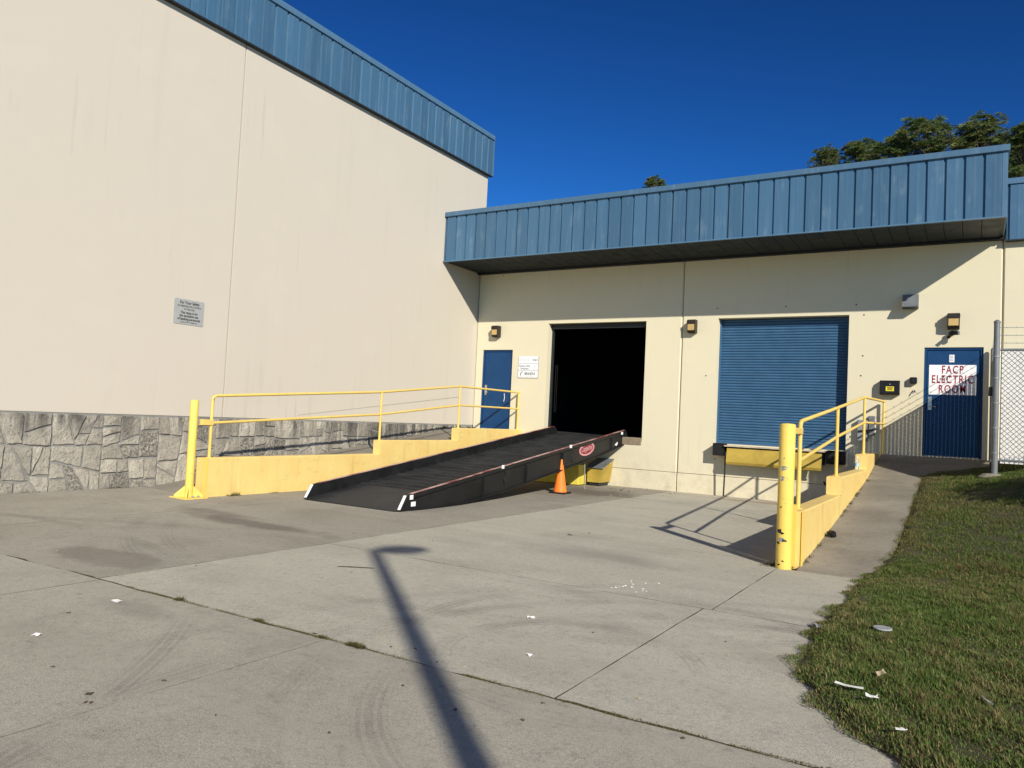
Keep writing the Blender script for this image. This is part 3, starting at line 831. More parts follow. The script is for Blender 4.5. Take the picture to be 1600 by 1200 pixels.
# ------------------------------------------------------------------ black yard ramp
RX0, RX1 = 2.48, 4.50
ry0, ry1 = -8.42, .12
rt = thing('loading_ramp', (3.49, -8.4, .05), 'black steel loading ramp rising from the concrete to the open dock door', 'ramp')
def top(y): return .30+(y+8.25)*(1.385-.30)/(8.37)
def bot(y): return top(y)-lerpt(y, [(-8.4, .25), (-6.9, .40), (-5.5, .45), (-1.5, .42), (.1, .34)])
def deck(y): return max(.075, top(y)-.19) if y > -7.2 else .065+(y+8.5)*(top(-7.2)-.19-.065)/1.3
for sx in (0, 1):
    xo, xi = (RX0, RX0+.05) if sx == 0 else (RX1, RX1-.05)
    sg = 1 if sx == 0 else -1
    ysg = [-8.21, -7.6, -6.9, -5.5, -4, -2.5, -1.5, -.6, .1]
    b = MB()
    wo = xo+sg*.02; wi = xo+sg*.034
    for a, c in zip(ysg, ysg[1:]):
        ba = .075 if a == -8.21 else bot(a)
        # web
        b.add([(wo, a, ba), (wo, c, bot(c)), (wo, c, top(c)), (wo, a, top(a)), (wi, a, ba), (wi, c, bot(c)), (wi, c, top(c)), (wi, a, top(a))],
              [(0, 1, 2, 3), (7, 6, 5, 4), (0, 4, 5, 1), (3, 2, 6, 7)])
        # bottom flange
        fo, fi = xo-sg*.03, xo+sg*.07
        b.add([(fo, a, ba-.014), (fo, c, bot(c)-.014), (fi, c, bot(c)-.014), (fi, a, ba-.014), (fo, a, ba+.003), (fo, c, bot(c)+.003), (fi, c, bot(c)+.003), (fi, a, ba+.003)],
              [(0, 1, 2, 3), (7, 6, 5, 4), (0, 4, 5, 1), (3, 2, 6, 7), (0, 3, 7, 4), (1, 5, 6, 2)])
        # curb lip (rolled upper channel)
        lo_ = -.065
        b.add([(xo-sg*.004, a, top(a)+lo_), (xo-sg*.004, c, top(c)+lo_), (xo-sg*.004, c, top(c)-.002), (xo-sg*.004, a, top(a)-.002), (wo, a, top(a)+lo_-.03), (wo, c, top(c)+lo_-.03)],
              [(0, 1, 2, 3), (4, 5, 1, 0)])
        b.add([(xi, a, deck(a)-.03), (xi, c, deck(c)-.03), (xi, c, top(c)-.002), (xi, a, top(a)-.002)], [(0, 1, 2, 3)])
    # slanted nose piece
    nose = [(-8.47, .06), (-8.21, .06), (-8.21, top(-8.21)), (-8.32, top(-8.32))]
    xa, xb = min(xo, xi), max(xo, xi)
    b.ext([(xa, y_, z_) for y_, z_ in nose], (xb-xa, 0, 0))
    e = top(.1)
    b.ext([(xa, .1, bot(.1)), (xa, .1, e), (xa, .17, e-.03), (xa, .24, e-.12), (xa, .24, bot(.1)+.1)], (xb-xa, 0, 0))
    g = b.build('side_girder', RAMPB, rt)
    for ys_ in (-6.2, -4.7, -3.2, -.7):
        MB().box(min(wo, xo-sg*.02), max(wo, xo-sg*.02), ys_-.008, ys_+.008, bot(ys_)+.006, top(ys_)-.1).build('stiffener', RAMPB, g)
    b = MB()
    for a, c in zip(ysg, ysg[1:]):
        b.add([(xa-.003, a, top(a)), (xb+.003, a, top(a)), (xb+.003, c, top(c)), (xa-.003, c, top(c)), (xa-.003, a, top(a)+.006), (xb+.003, a, top(a)+.006), (xb+.003, c, top(c)+.006), (xa-.003, c, top(c)+.006)],
              [(4, 5, 6, 7), (0, 4, 7, 3), (1, 2, 6, 5)])
    b.build('red_stripe', REDST, g)
    # white nose plate
    q = MB(); n0 = Vector((0, -8.47, .06)); n1 = Vector((0, -8.325, top(-8.32)))
    nv = Vector((0, -(n1.z-n0.z), (n1.y-n0.y))).normalized()*.006
    q.ext([(xa, n0.y+.008, n0.z+.02), (xb, n0.y+.008, n0.z+.02), (xb, n1.y, n1.z-.004), (xa, n1.y, n1.z-.004)], nv).build('white_nose_plate', SIGNW, g)
    out = xo-sg*.006
    if sx == 1:
        def patch(px, py, w, h, mat, nm):
            p = atX(px, py, RX1+.006); MB().box(RX1+.0045, RX1+.009, p.y-w/2, p.y+w/2, p.z-h/2, p.z+h/2).build(nm, mat, g)
        patch(786, 729.5, .085, .065, SIGNW, 'reflector'); patch(892, 697.5, .1, .065, SIGNW, 'reflector'); patch(972, 677, .11, .065, SIGNW, 'reflector')
        patch(643, 777, .08, .07, SIGNW, 'reflector')
        p = atX(645, 787.5, RX1-.02); MB().box(RX1-.018, RX1-.012, p.y-.05, p.y+.06, p.z-.035, p.z+.035).build('data_plate', SIGNW, g)
        # oval maker's logo
        c = atX(917, 701.5, RX1-.018); slope = math.atan(1.085/8.37); uy = Vector((0, math.cos(slope), math.sin(slope))); uz = Vector((0, -math.sin(slope), math.cos(slope)))
        c = Vector((RX1-.0185, c.y, c.z))
        def oval(ry, rz_, ry2, rz2, xoff, mat, nm):
            n = 36; P = [c+Vector((xoff, 0, 0))+uy*math.cos(2*math.pi*i/n)*ry+uz*math.sin(2*math.pi*i/n)*rz_ for i in range(n)]
            b_ = MB()
            if ry2:
                Q = [c+Vector((xoff, 0, 0))+uy*math.cos(2*math.pi*i/n)*ry2+uz*math.sin(2*math.pi*i/n)*rz2 for i in range(n)]
                b_.add(P+Q, [(i, (i+1) % n, n+(i+1) % n, n+i) for i in range(n)])
            else: b_.add(P, [tuple(range(n))])
            return b_.build(nm, mat, g, fix=False)
        oval(.40, .150, 0, 0, .001, REDP, 'logo_field')
        oval(.385, .142, .33, .108, .003, PINK, 'logo_ring')
        text_mesh('Copperloy', .165, 'logo_lettering', PINK, g, c+Vector((.003, 0, .012)), uy, uz, bold=.004, sx=.78)
        p = atX(963, 694, RX1-.018)
        MB().add([(RX1-.017, p.y-.11, p.z-.03), (RX1-.017, p.y-.03, p.z-.02), (RX1-.017, p.y-.03, p.z-.045), (RX1-.017, p.y+.06, p.z-.02), (RX1-.017, p.y+.08, p.z+.06), (RX1-.017, p.y-.03, p.z+.02)], [(0, 1, 2, 3, 4, 5)]).build('arrow_decal', SIGNW, g, fix=False)
        for (px, py) in ((788, 742), (894, 710)):     # dangling tie straps
            p = atX(px, py, RX1+.01)
            MB().tube([(RX1+.012, p.y, p.z+.08), (RX1+.016, p.y+.05, p.z), (RX1+.012, p.y-.02, p.z-.09), (RX1+.015, p.y+.03, p.z-.17)], .009, 5).build('tie_strap', RUBBER, g)
# solid approach plate
b = MB(); ysp = [-8.52, -8.2, -7.7, -7.2]
b.strip([[(RX0+.052, y_, gz(3.5, y_)+.012 if y_ < -8.5 else deck(y_)), (RX1-.052, y_, gz(3.5, y_)+.012 if y_ < -8.5 else deck(y_))] for y_ in ysp])
b.strip([[(RX0+.052, y_, (gz(3.5, y_)+.004 if y_ < -8.5 else deck(y_))-.012), (RX1-.052, y_, (gz(3.5, y_)+.004 if y_ < -8.5 else deck(y_))-.012)] for y_ in ysp])
b.build('approach_plate', RAMPD, rt)
# open steel grating, bars run across
b = MB(); y = -7.18; i = 0
while y < -.05:
    z = deck(y); w = .021 if i % 4 else .05
    b.box(RX0+.052, RX1-.052, y, y+w, z-.03, z+(.004 if i % 4 else .020)); y += .052 if i % 4 else .095; i += 1
for x in np.linspace(RX0+.15, RX1-.15, 12):
    b.add([(x, -7.18, deck(-7.18)-.03), (x+.012, -7.18, deck(-7.18)-.03), (x+.012, -.05, deck(-.05)-.03), (x, -.05, deck(-.05)-.03),
           (x, -7.18, deck(-7.18)-.006), (x+.012, -7.18, deck(-7.18)-.006), (x+.012, -.05, deck(-.05)-.006), (x, -.05, deck(-.05)-.006)],
          [(0, 1, 2, 3), (4, 7, 6, 5), (0, 4, 5, 1), (2, 6, 7, 3), (0, 3, 7, 4), (1, 5, 6, 2)])
tag(b.build('grating', RAMPD, rt), kind='stuff')
for y in np.arange(-6.8, -.1, .75):
    MB().box(RX0+.036, RX1-.036, y-.04, y+.04, deck(y)-.16, deck(y)-.035).build('cross_beam', RAMPB, rt)
b = MB(); b.add([(RX0+.06, -.06, deck(-.06)+.006), (RX1-.06, -.06, deck(-.06)+.006), (RX1-.1, .55, 1.222), (RX0+.1, .55, 1.222), (RX0+.06, -.06, deck(-.06)-.012), (RX1-.06, -.06, deck(-.06)-.012), (RX1-.1, .55, 1.208), (RX0+.1, .55, 1.208)],
      [(0, 1, 2, 3), (7, 6, 5, 4), (0, 4, 5, 1), (1, 5, 6, 2), (2, 6, 7, 3), (3, 7, 4, 0)])
b.build('dock_lip', RAMPD, rt)
for px in (RX0+.03, RX1-.03):     # safety chain and support foot
    MB().tube([(px-.06, -1.95, bot(-1.95)), (px-.055, -1.9, .03)], .012, 6).build('safety_chain', GALVD, rt)
# yellow steel boxes on the ground under the ramp
t = thing('steel_beam_box', (2.9, -.8, 0), 'long yellow steel box on the ground in the shade under the ramp', 'box')
MB().box(1.75, 3.80, -.98, -.42, .02, .50, .01).build('box_body', paint('lemon_paint', (.72, .60, .10), .5), t)
b = MB(); b.box(3.30, 3.318, -.995, -.981, .06, .47); b.build('seam_strip', DARK, t)
t = thing('jack_housing', (4.05, -.35, 0), 'small ochre steel housing with grey sloping lid against wall under ramp', 'box')
b = MB(); b.add([(3.86, -.62, .09), (4.20, -.62, .09), (4.27, -.62, .43), (3.86, -.62, .43), (3.86, -.02, .09), (4.20, -.02, .09), (4.27, -.02, .62), (3.86, -.02, .62)],
      [(0, 1, 2, 3), (7, 6, 5, 4), (0, 4, 5, 1), (1, 5, 6, 2), (3, 2, 6, 7), (0, 3, 7, 4)]); b.build('housing', YDARK, t)
b = MB(); b.add([(3.84, -.66, .435), (4.29, -.66, .435), (4.29, -.015, .64), (3.84, -.015, .64), (3.84, -.66, .455), (4.29, -.66, .455), (4.29, -.015, .66), (3.84, -.015, .66)],
      [(3, 2, 1, 0), (4, 5, 6, 7), (0, 1, 5, 4), (1, 2, 6, 5), (2, 3, 7, 6), (3, 0, 4, 7)]); b.build('lid', GALV, t)
MB().box(3.9, 4.16, -.58, -.05, .005, .089).build('foot', DARK, t)

# traffic cone
cx, cy = 4.47, -3.2; cz = gz(cx, cy)
t = thing('traffic_cone', (cx, cy, cz), 'orange traffic cone standing beside the black ramp', 'cone')
MB().lathe((cx, cy, cz), [(.142, .03), (.140, .06), (.132, .075), (.034, .69), (.030, .71), (.022, .712)], 28).build('cone_body', ORANGE, t, True)
MB().box(cx-.18, cx+.18, cy-.18, cy+.18, cz+.001, cz+.032, .01).build('base', RUBBER, t)

# ------------------------------------------------------------------ dock leveler, bumpers, hose
t = thing('dock_leveler', (8.1, -.2, 1.0), 'yellow hinged dock leveler lip hanging below the closed blue shutter', 'leveler')
b = MB(); b.ext([(7.13, -.26, 1.115), (7.13, -.30, 1.10), (7.13, -.36, .80), (7.13, -.335, .745), (7.13, -.30, .745), (7.13, -.32, .80), (7.13, -.255, 1.09)], (2.0, 0, 0)); b.build('lip_plate', YDARK, t)
b = MB(); b.box(7.07, 9.20, -.34, -.002, 1.138, 1.165, .004); b.build('deck_plate', paint('worn_deck_plate', (.52, .44, .33), .6, 0, .3), t)
h = MB()
for i in range(15): h.tube([(7.15+i*.132, -.275, 1.118), (7.15+i*.132+.075, -.275, 1.118)], .019, 8)
h.build('hinge_barrel', DARK, t)
MB().box(7.12, 9.15, -.2, -.004, .86, 1.12).build('bracket', paint('leveler_frame', (.10, .085, .05), .7), t)
MB().tube([(7.10, -.3, 1.02), (7.09, -.27, .5), (7.07, -.24, .02)], .018, 8).build('lift_handle', DARK, t)
def bumper(label, x0, x1, z0, z1):
    t = thing('dock_bumper', ((x0+x1)/2, -.1, z0), label, 'bumper', 'black rubber dock bumpers under the shutter')
    for i in range(6):
        a = -.012-.045*i; MB().box(x0, x1, a-.042, a, z0, z1, .006).build('rubber_pad', RUBBER, t)
    for z in (z0+.06, z1-.06):
        MB().tube([(x1-.09, -.286, z), (x1-.09, -.279, z)], .018, 8).build('bolt', DARK, t)
    MB().box(x0+.01, x1-.01, -.30, -.004, z1+.003, z1+.014).build('top_angle', DARK, t)
bumper('black dock bumper next to the wall joint, casting a shadow on cream wall', 6.80, 7.055, .925, 1.19)
bumper('black dock bumper behind the yellow railing, next to the water bottle', 9.215, 9.56, .90, 1.17)
t = MB().tube([(9.3, -.32, 1.0), (9.42, -.5, .98), (9.47, -.55, .8), (9.44, -.52, .6), (9.33, -.38, .47), (9.22, -.25, .45), (9.15, -.06, .5)], .019, 8).build('hose', RUBBER, smooth=True, org=(9.3, -.3, .45))
tag(t, 'looped black rubber hose beside the dock leveler behind the thick bollard', 'hose')
t = thing('junction_box', (9.9, -.05, 1.2), 'grey electrical box with black lever on wall behind the railing', 'electrical box')
MB().box(9.78, 9.97, -.13, -.003, 1.42, 1.86, .008).build('box_body', GALVD, t)
MB().box(9.99, 10.1, -.10, -.003, 1.55, 1.95, .006).build('box_body', GALV, t)
MB().tube([(9.80, -.16, 1.62), (10.08, -.16, 1.66)], .016, 8).build('lever', BLACKP, t)
MB().tube([(9.87, -.05, 1.2), (9.87, -.05, 1.42)], .02, 8).build('conduit', GALVD, t)

# ------------------------------------------------------------------ wall lights, vent, boxes, cameras
def walllight(label, x, z, w, lensmat=LENS):
    t = thing('wall_light', (x, -.1, z), label, 'light', 'bronze wall lights on the dock wall')
    h = .31
    b = MB(); b.ext([(x-w/2, -.003, z), (x-w/2, -.14, z), (x-w/2, -.19, z+.06), (x-w/2, -.19, z+h-.03), (x-w/2, -.16, z+h), (x-w/2, -.003, z+h)], (w, 0, 0)); b.build('housing', BRONZE, t)
    b = MB(); b.ext([(x-w/2+.018, -.188, z+.05), (x-w/2+.018, -.205, z+.06), (x-w/2+.018, -.205, z+.19), (x-w/2+.018, -.188, z+.20)], (w-.036, 0, 0)); b.build('lens', lensmat, t)
    MB().box(x-w/2-.008, x+w/2+.008, -.20, -.186, z+.21, z+h-.02).build('visor', BRONZE, t)
walllight('bronze wall light above the left blue door', .70, 3.72, .19)
walllight('bronze wall light between the open dock and the shutter', 6.16, 3.745, .19)
walllight('bronze wall light above the blue electric room door', 11.48, 3.735, .21)
t = thing('vent_hood', (10.7, -.1, 4.2), 'grey metal vent hood on wall high beside the shutter', 'vent')
b = MB(); b.ext([(10.565, -.003, 4.46), (10.565, -.10, 4.46), (10.565, -.27, 4.20), (10.565, -.27, 4.185), (10.565, -.003, 4.185)], (.29, 0, 0)); b.build('hood', GALV, t)
MB().box(10.57, 10.85, -.26, -.01, 4.170, 4.183).build('louvre', DARK, t)
t = thing('drop_box', (10.36, -.1, 2.4), 'black metal drop box with yellow label between shutter and door', 'box')
b = MB(); b.ext([(10.185, -.003, 2.40), (10.185, -.14, 2.40), (10.185, -.15, 2.43), (10.185, -.15, 2.64), (10.185, -.12, 2.69), (10.185, -.003, 2.69)], (.365, 0, 0)); b.build('box_body', BLACKP, t)
MB().box(10.30, 10.45, -.156, -.1505, 2.47, 2.565).build('label_plate', SLATY, t)
for zz, ww in ((2.545, .11), (2.52, .09), (2.497, .10)): MB().box(10.375-ww/2, 10.375+ww/2, -.158, -.1562, zz-.006, zz+.006).build('label_print', INK, t)
MB().tube([(10.375, -.15, 2.61), (10.375, -.165, 2.61)], .014, 10).build('lock', CHROME, t)
t = thing('small_speaker', (10.79, -.05, 2.63), 'small black alarm sounder on wall beside electric room door', 'alarm')
MB().box(10.73, 10.86, -.11, -.003, 2.635, 2.765, .012).build('body', BLACKP, t)
MB().lathe((0, 0, 0), [(.03, 0), (.03, .01)], 12).build('grille', GALVD, t) if False else MB().tube([(10.795, -.11, 2.70), (10.795, -.118, 2.70)], .03, 12).build('grille', DARK, t)
t = thing('pipe_stub', (10.8, -.02, 2.45), 'tiny dark wire stub sticking out of the wall under the sounder', 'wire')
MB().tube([(10.79, -.002, 2.50), (10.80, -.05, 2.47), (10.785, -.06, 2.43)], .012, 6).build('wire', GALVD, t)
MB().tube([(10.82, -.002, 2.50), (10.825, -.04, 2.46)], .01, 6).build('wire', DARK, t)
t = thing('security_camera', (11.5, -.1, 3.6), 'black security camera cluster mounted under the wall light above door', 'camera')
MB().tube([(11.46, -.003, 3.66), (11.46, -.05, 3.66)], .05, 14).build('mount_plate', BLACKP, t)
MB().tube([(11.46, -.05, 3.66), (11.48, -.10, 3.63)], .02, 8).build('arm', BLACKP, t)
MB().tube([(11.42, -.08, 3.645), (11.57, -.22, 3.64)], .038, 12).build('barrel', BLACKP, t)
MB().tube([(11.44, -.10, 3.62), (11.40, -.20, 3.56)], .033, 12).build('barrel', BLACKP, t)
MB().tube([(11.572, -.222, 3.64), (11.578, -.228, 3.64)], .026, 12).build('lens', GALV, t)

# ------------------------------------------------------------------ signs
XR, ZU = Vector((1, 0, 0)), Vector((0, 0, 1))
t = thing('door_sign', (11.47, .05, 2.42), 'white sign reading FACP ELECTRIC ROOM in dark red on blue door', 'sign')
MB().box(11.065, 11.885, .047, .0545, 2.43, 3.03).build('sign_plate', SIGNW, t)
for s_, z_, sz in (('FACP', 2.925, .225), ('ELECTRIC', 2.732, .225), ('ROOM', 2.538, .225)):
    text_mesh(s_, sz, 'lettering', REDINK, t, (11.475, .0455, z_), XR, ZU, bold=.0038, sx=.64, space=1.2)
t = thing('door_notice', (11.46, .05, 3.07), 'small white printed notice on the blue electric room door', 'notice')
MB().box(11.415, 11.505, .048, .0545, 3.085, 3.235).build('notice_sheet', SIGNW, t)
for i in range(4): MB().box(11.425, 11.49-.01*(i % 2), .0465, .0478, 3.11+i*.03, 3.122+i*.03).build('print_line', INKG, t)
t = thing('company_sign', (1.71, 0, 2.63), 'white three-part company sign on wall beside the left blue door', 'sign')
MB().box(1.40, 2.02, -.012, -.002, 2.625, 3.205).build('backing', INKG, t)
for i in range(3): MB().box(1.412, 2.008, -.017, -.0125, 2.637+i*.1925, 2.637+i*.1925+.18).build('sign_plate', SIGNW, t)
text_mesh('nobro', .10, 'lettering', INKG, t, (1.43, -.0185, 3.11), XR, ZU, align='LEFT', sx=.95, space=1.35)
text_mesh('net', .10, 'lettering', INK, t, (1.99, -.0185, 3.11), XR, ZU, align='RIGHT', bold=.002, sx=.95, space=1.3)
text_mesh('Pattson-USA', .075, 'lettering', INK, t, (1.60, -.0185, 2.945), XR, ZU, bold=.001, sx=.85)
text_mesh('Solutions', .075, 'lettering', INK, t, (1.60, -.0185, 2.875), XR, ZU, bold=.001, sx=.9)
b = MB()
for cx_, cz_, r_ in ((1.89, 2.95, .03), (1.89, 2.885, .04)):
    n = 20; P = [(cx_+r_*math.cos(2*math.pi*i/n), -.0185, cz_+r_*math.sin(2*math.pi*i/n)) for i in range(n)]; Q = [(cx_+(r_-.006)*math.cos(2*math.pi*i/n), -.0185, cz_+(r_-.006)*math.sin(2*math.pi*i/n)) for i in range(n)]
    b.add(P+Q, [(i, (i+1) % n, n+(i+1) % n, n+i) for i in range(n)])
b.build('ring_emblem', INKG, t, fix=False)
text_mesh('BRANDUS', .10, 'lettering', INK, t, (1.77, -.0185, 2.74), XR, ZU, bold=.002, sx=.72)
b = MB(); n = 16; P = []; Q = []
for i in range(n+1):
    a = math.radians(70+i*180/n); P.append((1.555+.075*math.cos(a), -.0185, 2.725+.075*math.sin(a))); w_ = .022*math.sin(math.pi*i/n)+.002; Q.append((1.555+(.075-w_)*math.cos(a), -.0185, 2.725+(.075-w_)*math.sin(a)))
b.add(P+Q, [(i, i+1, n+2+i, n+1+i) for i in range(n)]); b.build('swoosh_emblem', INK, t, fix=False)
MB().box(1.62, 1.90, -.0188, -.0175, 2.672, 2.682).build('underline', PINK, t)
# silver safety sign on the left wall: right-hand direction along the wall is +Y
t = thing('safety_sign', (0, -9.06, 2.9), 'silver metal safety notice sign on the tall cream warehouse wall', 'sign')
n = 6; P = []
for cy_, cz_, a0 in ((-8.79, 3.315, 0), (-9.325, 3.315, 90), (-9.325, 2.935, 180), (-8.79, 2.935, 270)):
    for i in range(n+1):
        a = math.radians(a0+90*i/n); P.append((.003, cy_+.03*math.cos(a), cz_+.03*math.sin(a)))
MB().ext(P, (.006, 0, 0)).build('sign_plate', ALU, t)
for s_, z_, sz, bd, sx_ in (('For Your Safety', 3.285, .072, .003, .92), ('NO SMOKING OR STANDING', 3.222, .045, .001, .85), ('IN THIS AREA', 3.17, .045, .001, .85), ('This ramp is for', 3.11, .062, .003, .95), ('the exclusive use', 3.055, .062, .003, .95), ('of backing personnel', 2.998, .062, .003, .95), ('YOUR SAFETY COMMITTEE', 2.942, .034, .0005, .9)):
    text_mesh(s_, sz, 'lettering', INK, t, (.0105, -9.057, z_), (0, 1, 0), ZU, bold=bd*.6, sx=sx_*.92)

# ------------------------------------------------------------------ chain-link fence with white slats
fx, fy = 12.15, -3.0
ft = thing('chain_link_fence', (fx, fy, 1.0), 'chain-link fence with white privacy slats and barbed wire beside the blue door', 'fence')
def fz(x, y): return 1.20 if y < -.5 else 1.22
MB().lathe((fx, fy, .92), [(.045, 0), (.045, 2.53), (.05, 2.535), (.05, 2.56), (.02, 2.585)], 16).build('post', GALV, ft, True)
MB().lathe((fx, -.10, 1.1), [(.036, 0), (.036, 2.22), (.02, 2.25)], 14).build('post', GALV, ft, True)
MB().lathe((15.2, fy, 1.0), [(.036, 0), (.036, 2.45), (.02, 2.47)], 14).build('post', GALV, ft, True)
MB().lathe((18.2, fy, 1.0), [(.036, 0), (.036, 2.45), (.02, 2.47)], 14).build('post', GALV, ft, True)
MB().lathe((fx, fy, .90), [(.24, 0), (.23, .07), (.16, .12), (.06, .13)], 14).build('footing', CONCW, ft)
ZT, ZB = 3.02, 1.22
for z in (ZT, ZB+.03):
    MB().tube([(fx+.05, fy, z), (18.2, fy, z)], .02, 8).build('rail', GALV, ft, True)
    MB().tube([(fx, fy+.05, z), (fx, -.1, z)], .02, 8).build('rail', GALV, ft, True)
for i in range(3):
    z = 3.13+i*.125
    for A, B in (((fx, fy, z), (18.2, fy, z)), ((fx, fy, z), (fx, -.1, z-.05))):
        A, B = Vector(A), Vector(B); L = (B-A).length; n = int(L/.35)
        b = MB(); b.tube([A.lerp(B, k/n)+Vector((0, 0, -.012*math.sin(math.pi*((k/n*L/3.0) % 1)))) for k in range(n+1)], .0045, 5)
        for k in range(1, int(L/.13)):
            p = A.lerp(B, k*.13/L); d = (B-A).normalized(); s = Vector((-d.y, d.x, 0))
            b.tube([p+s*.022+Vector((0, 0, .016)), p-s*.022-Vector((0, 0, .016))], .0028, 3, False)
        b.build('barbed_wire', GALVD, ft)
def mesh_wires(horiz, name, a0, a1):
    b = MB(); H = ZT-ZB; s = .062
    k = a0-H
    while k < a1:
        for sg in (1, -1):
            u0, u1 = (k, k+H) if sg == 1 else (k+H, k)
            za, zb = ZB, ZT
            ua, ub = u0, u1
            # clip
            t0, t1 = 0., 1.
            for lim, side in ((a0, 0), (a1, 1)):
                d = ub-ua
                tt = (lim-ua)/d
                if (d > 0) == (side == 0): t0 = max(t0, tt)
                else: t1 = min(t1, tt)
            if t1 <= t0+.01: continue
            p = [(ua+(ub-ua)*t_, za+(zb-za)*t_) for t_ in (t0, t1)]
            off_ = .012*sg
            P3 = [(q[0], fy-.009-.3*off_, q[1]) if horiz else (fx-.009-.3*off_, q[0], q[1]) for q in p]
            b.tube(P3, .0036, 4, False)
        k += s*1.3
    tag(b.build(name, GALVD, ft, fix=False), kind='stuff')
mesh_wires(True, 'wire_mesh', fx+.06, 15.2); mesh_wires(False, 'wire_mesh', fy+.06, -.12)
src = MB().box(fx+.075, fx+.128, fy-.003, fy+.003, ZB-.02, ZT-.015).build('privacy_slat', SLATW, ft)
for i in range(1, 48): share(src, 'privacy_slat', ft, (i*.0635, 0, 0))
src = MB().box(fx-.003, fx+.003, fy+.075, fy+.127, ZB-.02, ZT-.015).build('privacy_slat', SLATW, ft)
for i in range(1, 44): share(src, 'privacy_slat', ft, (0, i*.0635, 0))
b = MB()
for z in (1.35, 1.75, 2.15, 2.55, 2.9): b.tube([(fx, fy, z), (fx, fy, z+.02)], .054, 12)
b.build('tie_band', GALVD, ft)
MB().tube([(fx-.05, fy+.2, 2.43), (fx-.055, fy+.2, 2.28)], .045, 8).build('gate_latch', DARK, ft)
MB().box(fx-.06, fx+.06, fy+.35, fy+.55, 1.0, 1.2).build('gate_stop', DARK, ft)

# ------------------------------------------------------------------ parking-lot lamp behind the photographer (its shadow crosses the concrete)
H = 7.6
hp = Vector((6.42, -11.22, .067)); gl = (H-.0)/-SUN.z
top_pt = hp - SUN*gl
q_ = onG(742, 1196); dv = Vector((q_.x-hp.x, q_.y-hp.y, 0)).normalized(); bs = hp+dv*Vector((top_pt.x-hp.x, top_pt.y-hp.y, 0)).length
lx, ly = bs.x, bs.y; lzz = gz(12, ly)
t = thing('street_lamp', (lx, ly, lzz), 'tall dark parking-lot lamp whose shadow crosses the concrete', 'lamp')
MB().tube([(lx, ly, lzz), Vector((lx, ly, lzz)).lerp(top_pt, .4), top_pt], [.10, .092, .066], 16).build('pole', BRONZE, t, True)
MB().lathe((lx, ly, lzz-.1), [(.28, 0), (.28, .6), (.25, .62)], 18).build('base', CONCW, t)
hd = Vector((.62, .78, 0)).normalized(); hs = Vector((-hd.y, hd.x, 0))
o_ = Vector((top_pt.x, top_pt.y, top_pt.z+.02))
MB().tube([o_-Vector((0, 0, .1)), o_+hd*.12], .035, 8).build('arm', BRONZE, t)
b = MB()
sec = [(.02, .05, .04), (.14, .17, .08), (.32, .21, .09), (.48, .17, .07), (.60, .05, .03)]
rows = []
for d_, w_, h_ in sec:
    rows.append([tuple(o_+hd*d_+hs*w_*math.cos(a)+Vector((0, 0, h_*math.sin(a)))) for a in [2*math.pi*k/14 for k in range(15)]])
b.strip(rows); b.build('lamp_head', BRONZE, t, True)

# ------------------------------------------------------------------ pines behind the building
def pine(label, px, ptop, dist, width_px, seed, low=.55):
    R = random.Random(seed); npr = np.random.RandomState(seed)
    p = atY(px, ptop, dist); x, y, H = p.x, p.y, p.z
    sc = (p-CAM).dot(fw)/FPX; W = width_px*sc/2
    t = thing('pine_tree', (x, y, -.3), label, 'tree', 'tall pines behind the dock building')
    lean = Vector((R.uniform(-.4, .4), R.uniform(-.3, .3), 0))
    def trunk(h): return Vector((x, y, -.3))+lean*(h/H)**2*1.2+Vector((0, 0, h))
    b = MB(); b.tube([trunk(H*k/7*.97) for k in range(8)], [.26*(1-k/8.2) for k in range(8)], 8)
    tips = []
    zc = H-.95*W
    for i in range(70):
        a = i*2.4+R.uniform(-.5, .5); q = R.uniform(-.75, 1.0); hr = math.sqrt(max(0, 1-q*q))*R.uniform(.45, 1.06)
        e = Vector((x+lean.x, y+lean.y, zc))+Vector((W*hr*math.cos(a), W*hr*math.sin(a), W*q*(.93 if q > 0 else 1.1)))
        hb = max(H*.35, e.z-W*R.uniform(.35, .8)-hr*W*.2); hb = min(hb, H*.95)
        s = trunk(hb); mid = s.lerp(e, .55)+Vector((0, 0, -.06*W))
        b.tube([s, mid, e], [.055, .035, .012], 5)
        for k in range(3):
            c = mid.lerp(e, R.uniform(.5, 1.08)); tips.append(c+Vector((R.gauss(0, .13), R.gauss(0, .13), R.gauss(.02, .09)))*W)
        tips.append(e)
    b.build('trunk', BARK, t, True)
    V, F, Cc = [], [], []
    for c in tips:
        rad = R.uniform(.13, .22)*W; shade = R.uniform(.7, 1.25); yel = R.random()
        n = 190
        d = npr.normal(size=(n, 3)); d /= np.linalg.norm(d, axis=1)[:, None]; d[:, 2] = np.abs(d[:, 2])*.8-.25
        o = np.array(c)+d*rad*npr.uniform(.05, .8, (n, 1))
        L = rad*npr.uniform(.25, .6, (n, 1)); w = npr.normal(size=(n, 3)); w -= d*(w*d).sum(1)[:, None]; w /= np.linalg.norm(w, axis=1)[:, None]
        wd = L*npr.uniform(.07, .15, (n, 1))
        A = o-w*wd; B = o+w*wd; C_ = o+d*L
        i0 = len(V)*3
        V.append(np.stack([A, B, C_], 1).reshape(-1, 3)); base = np.array((.12, .17, .05)) if yel > .3 else np.array((.17, .19, .06))
        Cc.append(base[None]*shade*npr.uniform(.7, 1.3, (n, 1)))
    V = np.concatenate(V); F = np.arange(len(V)).reshape(-1, 3); Cc = np.concatenate(Cc)
    tinted('crown', V, F, Cc, LEAF, t)
    return t
pine('lone far pine top peeping over the middle of the canopy', 1027, 277, 46, 42, 3, .6)
pine('smallest leftmost pine of the row above the canopy', 1296, 232, 34, 46, 4, .55)
